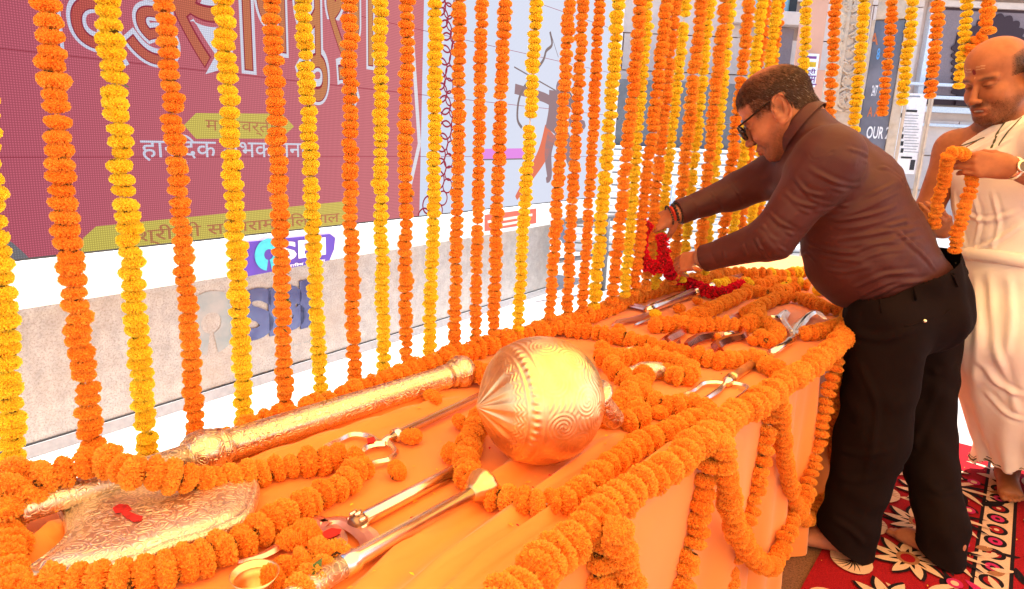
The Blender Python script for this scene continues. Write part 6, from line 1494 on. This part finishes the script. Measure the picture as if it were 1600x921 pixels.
    mb = MB(); q0 = Vector(aY(1492, 412, 2.10)); mb.tube(catmull([q0, Vector(aY(1503, 411, 2.10)), Vector(aY(1512, 424, 2.10)), Vector(aY(1511, 430, 2.11)), Vector(aY(1502, 430, 2.12))], 5), .0022, 6); adopt(mb.build('cord', M['specs'], None, True), to_)
    # wrist things
    d = (wrN - elN) / np.linalg.norm(wrN - elN); band('watch_strap', wrN + d * .008, d, .0285, .020, M['leather'], e); 
    wn_ = Vector(np.cross(d, V3(0, 0, 1))).normalized(); wn_ = wn_ if wn_.y < 0 else -wn_; c_ = Vector(wrN + d * .008) + (wn_ * .6 + Vector((0, 0, -.8))).normalized() * .029
    mb = MB(); nn_ = (wn_ * .6 + Vector((0, 0, -.8))).normalized(); lathe(mb, c_, c_ + nn_ * .008, [(0, .017), (.8, .017), (1, .014)], 20); adopt(mb.build('watch_case', M['watchmetal'], None, True), e)
    d = (wrF - elF) / np.linalg.norm(wrF - elF); rr_ = random.Random(4)
    for off_, r_, br, mt_, n_ in ((.030, .034, .0042, 'beads', 22), (.008, .033, .0062, 'beads', 17), (-.006, .034, .0045, 'beads', 22)):
        bb = empty('bracelet', wrF + d * off_); bb.parent = e; bb.matrix_parent_inverse = Matrix.Translation(-Vector(e.location))
        x_ = Vector(np.cross(d, V3(0, 0, 1))).normalized(); y_ = Vector(d).cross(x_)
        tilt = rr_.uniform(-.2, .2)
        for i in range(n_):
            t = 2 * math.pi * i / n_; c_ = Vector(wrF + d * (off_ + tilt * .03 * math.cos(t))) + (x_ * math.cos(t) + y_ * math.sin(t)) * r_
            bm = bmesh.new(); bmesh.ops.create_icosphere(bm, subdivisions=1, radius=br); 
            for v in bm.verts: v.co += c_
            mm = bpy.data.meshes.new('bead'); bm.to_mesh(mm); bm.free(); mm.materials.append(M[mt_]); mm.polygons.foreach_set('use_smooth', np.ones(len(mm.polygons), bool)); ob = bpy.data.objects.new('bead', mm); COL.objects.link(ob); adopt(ob, bb)
    band('wrist_thread', wrF + d * .020, d, .0285, .007, M['redthread'], e)
    return dict(HO=HO, wrN=wrN, wrF=wrF, RN=RN, RF=RF)
def hairmask(L):
    """cropped hair that recedes at the temples and thins on the crown"""
    x, y, z = L.T; ax = np.abs(x)
    line = np.where(y > .02, .052 + .10 * (y - .02) + .25 * np.clip(.05 - ax, -1, 0), .052 - (0.02 - y) * 1.15); line = np.maximum(line, -.062)
    m = np.clip((z - line) / .008, 0, 1) * (z > -.065)
    m *= 1 - ((y > -.052) & (y < .020) & (ax > .06) & (z < .030)) * 1.0
    side_ = (ax > .055) & (y > -.02) & (y < .05) & (z > .0) & (z < .06); m = np.maximum(m, side_ * np.clip((.052 - y) / .01, 0, 1) * np.clip((z - .0) / .02, 0, 1) * .7)
    crown = np.exp(-(((x) / .045) ** 2 + ((y + .018) / .050) ** 2)) * (z > .06); m *= 1 - .93 * np.clip(crown * 1.7, 0, 1)
    return m
MAN = man()
_w = MAN['wrF']
# the red flower garland in his hands
g_pts = [aY(1012, 352, 2.38), aY(1004, 368, 2.36), aY(1004, 395, 2.35), aY(1012, 412, 2.35), aY(1030, 417, 2.35), aY(1038, 402, 2.36), aY(1036, 382, 2.37), aY(1034, 372, 2.38)]
garland('red_garland', 'deep red rose petal garland held by the bending man and trailing onto the table', [Vector(p) for p in g_pts] + [], .0195, 'R', pitch=.014, wob=.25)
rg_e = [o for o in COL.objects if o.name.startswith('red_garland')][0]
tail = [aY(1036, 405, 2.36), aY(1045, 422, 2.45), aY(1052, 434, 2.6), np.array(at(1070, 440, T + .035)), np.array(at(1098, 452, T + .03)), np.array(at(1122, 458, T + .03)), np.array(at(1142, 455, T + .03)), np.array(at(1156, 446, T + .035))]
for i, (p, t) in enumerate(resample(catmull([Vector(q) for q in tail], 10), .0135)):
    put_flower('R', p + Vector([frnd.uniform(-1, 1) for _ in range(3)]) * .004, t, .0215, rg_e)

# ------------------------------------------------------------------ the standing man in white
def priest():
    e = tag(empty('person', at(1585, 780, 0)), 'balding bearded man in draped cream cloth, standing and holding an orange garland', 'person')
    SK = (0.36, 0.125, 0.050)
    HR = frame((-.90, -.32, -.36), (-.36, -.05, 1)); HS = 1.02; HO = aY(1560, 123, 2.28)
    sk = head_sdf(1.12, 1).xf(HR, HO, HS)
    nkb = aY(1572, 208, 2.33); chs = aY(1580, 290, 2.33); wst = aY(1590, 395, 2.32)
    shR, shL = aY(1492, 232, 2.44), aY(1655, 222, 2.12); elR, wrR = aY(1452, 325, 2.46), aY(1474, 360, 2.26)
    elL, wrL = aY(1668, 292, 2.02), aY(1580, 262, 2.00)
    nape = HO + SKL(HR, (0, -.03, -.05)) * HS
    sk.cap(nape, nkb, .064, .070, k=.03).cap(HO + SKL(HR, (0, .02, -.07)) * HS, nkb + V3(-.02, 0, .02), .052, .06, k=.03)
    sdv = (shL - shR) / np.linalg.norm(shL - shR)
    sk.cap(shR - V3(0, 0, .01), nkb - V3(0, 0, .01), .060, .062, k=.05).cap(shL, nkb - V3(0, 0, .01), .060, .062, k=.05)
    sk.cap(nkb - V3(0, 0, .09), chs, .115, .13, k=.05, side=sdv, flat=1.25).cap(chs, wst, .12, .11, k=.05, side=sdv, flat=1.12)
    sk.cap(shR, elR, .060, .045, k=.03).cap(elR, wrR, .043, .027, k=.015).cap(shL, elL, .058, .045, k=.03).cap(elL, wrL, .047, .028, k=.015)
    def hand_at(w, yd, zd, curl, thumb, side_, sc=1.0):
        y = yd / np.linalg.norm(yd); z = zd - y * (zd @ y); z /= np.linalg.norm(z); x = np.cross(y, z); Rm = np.array([x, y, z]); return hand_sdf(curl, thumb, .05, side_).xf(Rm, w, sc), Rm
    hL, RL = hand_at(wrL, aY(1515, 256, 2.04) - wrL, V3(.05, -1, .15), (.75, .7, .65, .6), (.2, .7), 1, 1.0)
    hR, RR_ = hand_at(wrR, aY(1462, 335, 2.14) - wrR, V3(-.5, -.8, .2), (.6, .7, .8, .8), (.3, .7), -1)
    sk.add(hL).add(hR)
    f1 = np.array(at(1583, 797, 0)); h1 = f1 + V3(.10, .20, 0) * 1.0; f2 = f1 + V3(.27, .05, 0); h2 = h1 + V3(.27, -.05, 0)
    for to, hl, s_ in ((f1, h1, -1), (f2, h2, 1)):
        y = to - hl; y[2] = 0; y /= np.linalg.norm(y); x = np.cross(y, V3(0, 0, 1)) * -s_; sk.add(foot_sdf().xf(np.array([x, y, V3(0, 0, 1)]), hl + V3(0, 0, .016), 1.0))
        sk.cap(hl + V3(0, 0, .12), wst + V3((to[0] - f1[0]) * .5 - .05, 0, -.15), .045, .07, k=.03)
    parts = []
    def blk(c, r_, h): parts.append(surf(sk, np.array(c) - r_, np.array(c) + r_, h))
    blk(HO + V3(0, 0, -.01), .165, .0026); blk(wrL + RL[1] * .06, .125, .0026); blk(wrR + RR_[1] * .06, .11, .003)
    blk((f1 + h1) / 2 + V3(0, 0, .05), .16, .0035); blk((f2 + h2) / 2 + V3(0, 0, .05), .16, .0045)
    parts.append(surf(sk, np.minimum.reduce([elR, wrR, wst, f1]) - .12, np.maximum.reduce([shL, elL, HO - V3(0, 0, .15), h2]) + .14, .0075))
    Vl, Fl = parts[-1]; inh = (np.abs(Vl - HO - V3(0, 0, -.01)) < .160).all(1)
    for c_, r_ in ((wrL + RL[1] * .06, .119), (wrR + RR_[1] * .06, .103)): inh |= (np.abs(Vl - c_) < r_).all(1)
    Fl = Fl[~inh[Fl].all(1)]; parts[-1] = (Vl, Fl)
    V = np.concatenate([p[0] for p in parts]); off = np.cumsum([0] + [len(p[0]) for p in parts])[:-1]; F = np.concatenate([p[1] + o_ for p, o_ in zip(parts, off)])
    L = local(V, HR, HO, HS); isH = np.linalg.norm(L, axis=1) < .17
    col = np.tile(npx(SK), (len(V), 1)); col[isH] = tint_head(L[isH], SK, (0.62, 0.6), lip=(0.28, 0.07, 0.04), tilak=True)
    def hm(q):
        x, y, z = q.T; return ((z > -.055) & (z < .080 - .25 * np.clip(y + .02, 0, 1)) & (y < .034) & ~((np.abs(x) > .06) & (y > -.030) & (z < .008))) * np.clip((.085 - z) / .03, 0, 1) * np.clip((.036 - y) / .02, 0, 1)
    m = (np.clip(hm(L), 0, 1) * isH * .85)[:, None]; col = col * (1 - m) + npx((0.05, 0.03, 0.02)) * m
    th = isH & (L[:, 1] > .084) & (np.abs(L[:, 0]) < .015) & (np.abs(L[:, 2] + .0715) < .0048) & (L[:, 1] < .0985); col[th] = (0.75, 0.65, 0.5)
    np_mesh('body', V, F, M['skin'], e, col)
    hv, hfc = parts[0]; hn = vnormals(hv, hfc); Lh = local(hv, HR, HO, HS)
    strands('hair', hv, hfc, hn, Lh, HR, lambda q: np.clip(hm(q), 0, 1), lambda q: np.tile(V3(0, -.3, -1), (len(q), 1)), 7000, .006, .0005, M['hair'], e, 5, .7)
    strands('beard', hv, hfc, hn, Lh, HR, lambda q: ((q[:, 2] < -.048) & (q[:, 1] > .015) & (q[:, 2] > -.13) & ~((np.abs(q[:, 0]) < .026) & (q[:, 2] > -.092) & (q[:, 1] > .08))) * 1.0, lambda q: np.tile(V3(0, .2, -1), (len(q), 1)), 3500, .0035, .00035, M['hair'], e, 6, .7)
    # ---- lower cloth
    fwd = V3(-.93, -.35, 0)
    d_ = SDF(); bot = (f1 + h1 + f2 + h2) / 4 + V3(-.0, 0, 0)
    d_.cap(wst + V3(.0, 0, .02), wst - V3(0, 0, .25), .165, .185, k=.05, side=sdv, flat=1.15); 
    b1 = V3(bot[0] - .02, bot[1] - .0, .20); d_.cap(wst - V3(0, 0, .25), b1, .185, .205, k=.05, side=sdv, flat=1.15); d_.cap(b1, b1 - V3(0, 0, .2), .205, .21, k=.03, side=sdv, flat=1.15)
    lo = np.minimum(wst, b1) - .30; hi = np.maximum(wst, b1) + .30; lo[2] = 0.0; hi[2] = wst[2] + .06
    Vd, Fd = surf(d_, lo, hi, .0075)
    an = np.arctan2(Vd[:, 1] - b1[1], Vd[:, 0] - b1[0]); cutz = .115 + .045 * np.sin(an * 2 + .4) + .012 * np.sin(an * 7)
    Vd, Fd = clip(Vd, Fd, cutz - Vd[:, 2], V3(0, 0, -1)); Vd, Fd = clip(Vd, Fd, Vd[:, 2] - wst[2] - .03, V3(0, 0, 1))
    N = vnormals(Vd, Fd); bv = bvh_of(Vd, Fd); an = np.arctan2(Vd[:, 1] - b1[1], Vd[:, 0] - b1[0]); dn = np.clip((wst[2] - Vd[:, 2]) / .8, 0, 1)
    disp = .010 * dn ** .5 * np.sin(an * 9 + 2 * np.sin(Vd[:, 2] * 4)) + .006 * dn * np.sin(an * 21 + 3 * np.sin(Vd[:, 2] * 5 + 1)) + .002 * wave(Vd, (.5, .5, 1), 35, 1, 1.5)
    disp += creases(Vd, N, bv, [([(1545, 430), (1560, 560), (1590, 650)], .012, .010), ([(1530, 560), (1560, 600), (1598, 620)], .012, .008), ([(1540, 610), (1565, 640), (1598, 660)], .010, .007), ([(1520, 430), (1530, 520), (1525, 600)], .014, .010), ([(1575, 430), (1580, 500), (1570, 560)], .012, .007), ([(1505, 650), (1515, 690), (1510, 735)], .010, .008)])
    edge = np.zeros(len(Vd)); Vd = Vd + N * disp[:, None]
    do = np_mesh('dhoti', Vd, Fd, M['dhoti'], e); md = do.modifiers.new('thickness', 'SOLIDIFY'); md.thickness = .002
    # woven border along the hem: follows the lowest vertices by angle
    rim = []
    for k_ in range(72):
        t0 = -math.pi + 2 * math.pi * k_ / 72; mm = np.where(np.abs(((an - t0 + math.pi) % (2 * math.pi)) - math.pi) < .05)[0]
        if len(mm): j = mm[np.argmin(Vd[mm][:, 2])]; rim.append(Vector(Vd[j] + N[j] * .0025 + V3(0, 0, .012)))
    for dz, rr_ in ((0, .0028), (.012, .0012)):
        mb = MB(); mb.tube([p + Vector((0, 0, dz)) for p in rim + [rim[0]]], rr_, 6, cap=False); adopt(mb.build('border', M['border'], None, True), do)
    # ---- shawl wrapped over the left shoulder
    s_ = SDF()
    s_.cap(nkb - V3(0, 0, .10), chs, .128, .150, k=.05, side=sdv, flat=1.2).cap(chs, wst - V3(0, 0, .02), .150, .168, k=.05, side=sdv, flat=1.12); s_.cap(nkb - V3(0, 0, .03) + sdv * .06, shL + V3(0, 0, .0), .074, .078, k=.04); s_.cap(shL, elL + (shL - elL) * .25, .082, .075, k=.04)
    s_.cap(nkb + fwd * .03 + sdv * .03 - V3(0, 0, .01), chs + fwd * .04, .075, .09, k=.05)
    lo = np.minimum.reduce([chs, wst, shL]) - .30; hi = np.maximum.reduce([nkb, wst, shL]) + .25
    Vw, Fw = surf(s_, lo, hi, .005)
    # edge of the cloth: from his left side of the neck down under the right arm
    q = Vw - nkb; a_ = q @ sdv; keep = (q[:, 2] < .075 - .0 + 1.15 * (a_ + .015)) | (q[:, 2] < -.16); keep &= (q[:, 2] < .05) | (a_ > .03)
    rneck = np.linalg.norm(q - np.clip(q @ V3(0, 0, 1), 0, .2)[:, None] * V3(0, 0, 1), axis=1); keep &= (rneck > .073) | (q[:, 2] < -.02)
    keep &= Vw[:, 2] > wst[2] - .035
    Fw = Fw[keep[Fw].all(1)]; used = np.unique(Fw); rem = -np.ones(len(Vw), int); rem[used] = np.arange(len(used)); Vw = Vw[used]; Fw = rem[Fw]
    N = vnormals(Vw, Fw); bv = bvh_of(Vw, Fw)
    segs = [([(1500, 232), (1525, 215), (1560, 195), (1598, 170)], .008, .010), ([(1497, 245), (1530, 232), (1570, 205), (1598, 185)], .008, .009), ([(1500, 262), (1540, 240), (1580, 215)], .007, .007), ([(1490, 300), (1500, 350), (1510, 390)], .010, .008), ([(1505, 330), (1540, 345), (1590, 330)], .010, .006),
            ([(1510, 395), (1550, 380), (1598, 350)], .010, .009), ([(1520, 300), (1530, 350), (1520, 395)], .009, .006), ([(1550, 300), (1560, 350), (1548, 395)], .009, .006), ([(1502, 400), (1550, 408), (1598, 408)], .012, .012), ([(1545, 190), (1575, 175), (1598, 162)], .008, .008)]
    disp = creases(Vw, N, bv, [(s_, w_ * .75, h_) for s_, w_, h_ in segs]) + 0.0012 * wave(Vw, sdv * .8 + V3(0, 0, 1), 55, .6, 1.2) + .0009 * wave(Vw, (1, .3, .6), 110, 1.6, 1.2)
    Vw = Vw + N * disp[:, None]; wo = np_mesh('shawl', Vw, Fw, M['dhoti'], e); md = wo.modifiers.new('thickness', 'SOLIDIFY'); md.thickness = .003
    bv = bvh_of(Vw, Fw)
    for line, r_ in (([(1500, 229), (1520, 222), (1542, 214)], .0032), ([(1549, 232), (1560, 205), (1575, 185), (1600, 160)], .0036), ([(1560, 228), (1575, 205), (1600, 180)], .0030), ([(1522, 272), (1550, 268), (1580, 270)], .003)):
        P_ = []
        for i in range(len(line) - 1):
            for t in np.linspace(0, 1, 7)[:-1]:
                x_ = line[i][0] + (line[i + 1][0] - line[i][0]) * t; y_ = line[i][1] + (line[i + 1][1] - line[i][1]) * t
                hh = bv.ray_cast(Vector((0, 0, H)), Vector(ray(x_, y_)).normalized())
                if hh[0]: P_.append(hh[0] + hh[1] * .001)
        if len(P_) > 2: mb = MB(); mb.tube(P_, r_, 6, flat=.5); adopt(mb.build('border', M['border'], None, True), wo)
    # rolled waist edge
    mb = MB(); P_ = [Vector(wst + V3(0, 0, -.012) + (sdv * math.cos(t) * 1.15 + np.cross(V3(0, 0, 1), sdv) * math.sin(t)) * (.176)) + Vector((0, 0, .008 * math.sin(3 * t))) for t in [2 * math.pi * i / 40 for i in range(41)]]
    mb.tube(P_, .016, 8, cap=False, flat=1.4); adopt(mb.build('waist_roll', M['dhoti'], None, True), do)
    # watch on his left wrist, bead necklace
    d = (wrL - elL) / np.linalg.norm(wrL - elL); cW = wrL - d * .006; band('watch_strap', cW, d, .0300, .018, M['watchmetal'], e)
    nn_ = Vector(V3(-.1, -.95, .25) - d * (V3(-.1, -.95, .25) @ d)).normalized(); c_ = Vector(cW) + nn_ * .029
    mb = MB(); lathe(mb, c_, c_ + nn_ * .007, [(0, .0185), (.7, .0185), (1, .0165)], 24); adopt(mb.build('watch_case', M['watchmetal'], None, True), e)
    mb = MB(); lathe(mb, c_ + nn_ * .0071, c_ + nn_ * .0076, [(0, .014), (1, .014)], 24); adopt(mb.build('watch_dial', M['dial'], None), e)
    return dict(wrL=wrL, RL=RL)
PR = priest()
garland('held_garland', 'orange marigold garland held in both hands of the man in white', [Vector(aY(1459, 352, 2.10)), Vector(aY(1462, 335, 2.09)), Vector(aY(1466, 312, 2.08)), Vector(aY(1474, 285, 2.06)), Vector(aY(1478, 262, 2.04)), Vector(aY(1482, 244, 2.02)), Vector(aY(1492, 238, 2.02)), Vector(aY(1508, 245, 2.05)), Vector(aY(1520, 262, 2.07)),
        Vector(aY(1518, 285, 2.05)), Vector(aY(1510, 315, 2.04)), Vector(aY(1500, 350, 2.04)), Vector(aY(1491, 390, 2.05))], .0185, 'O', pitch=.0165)
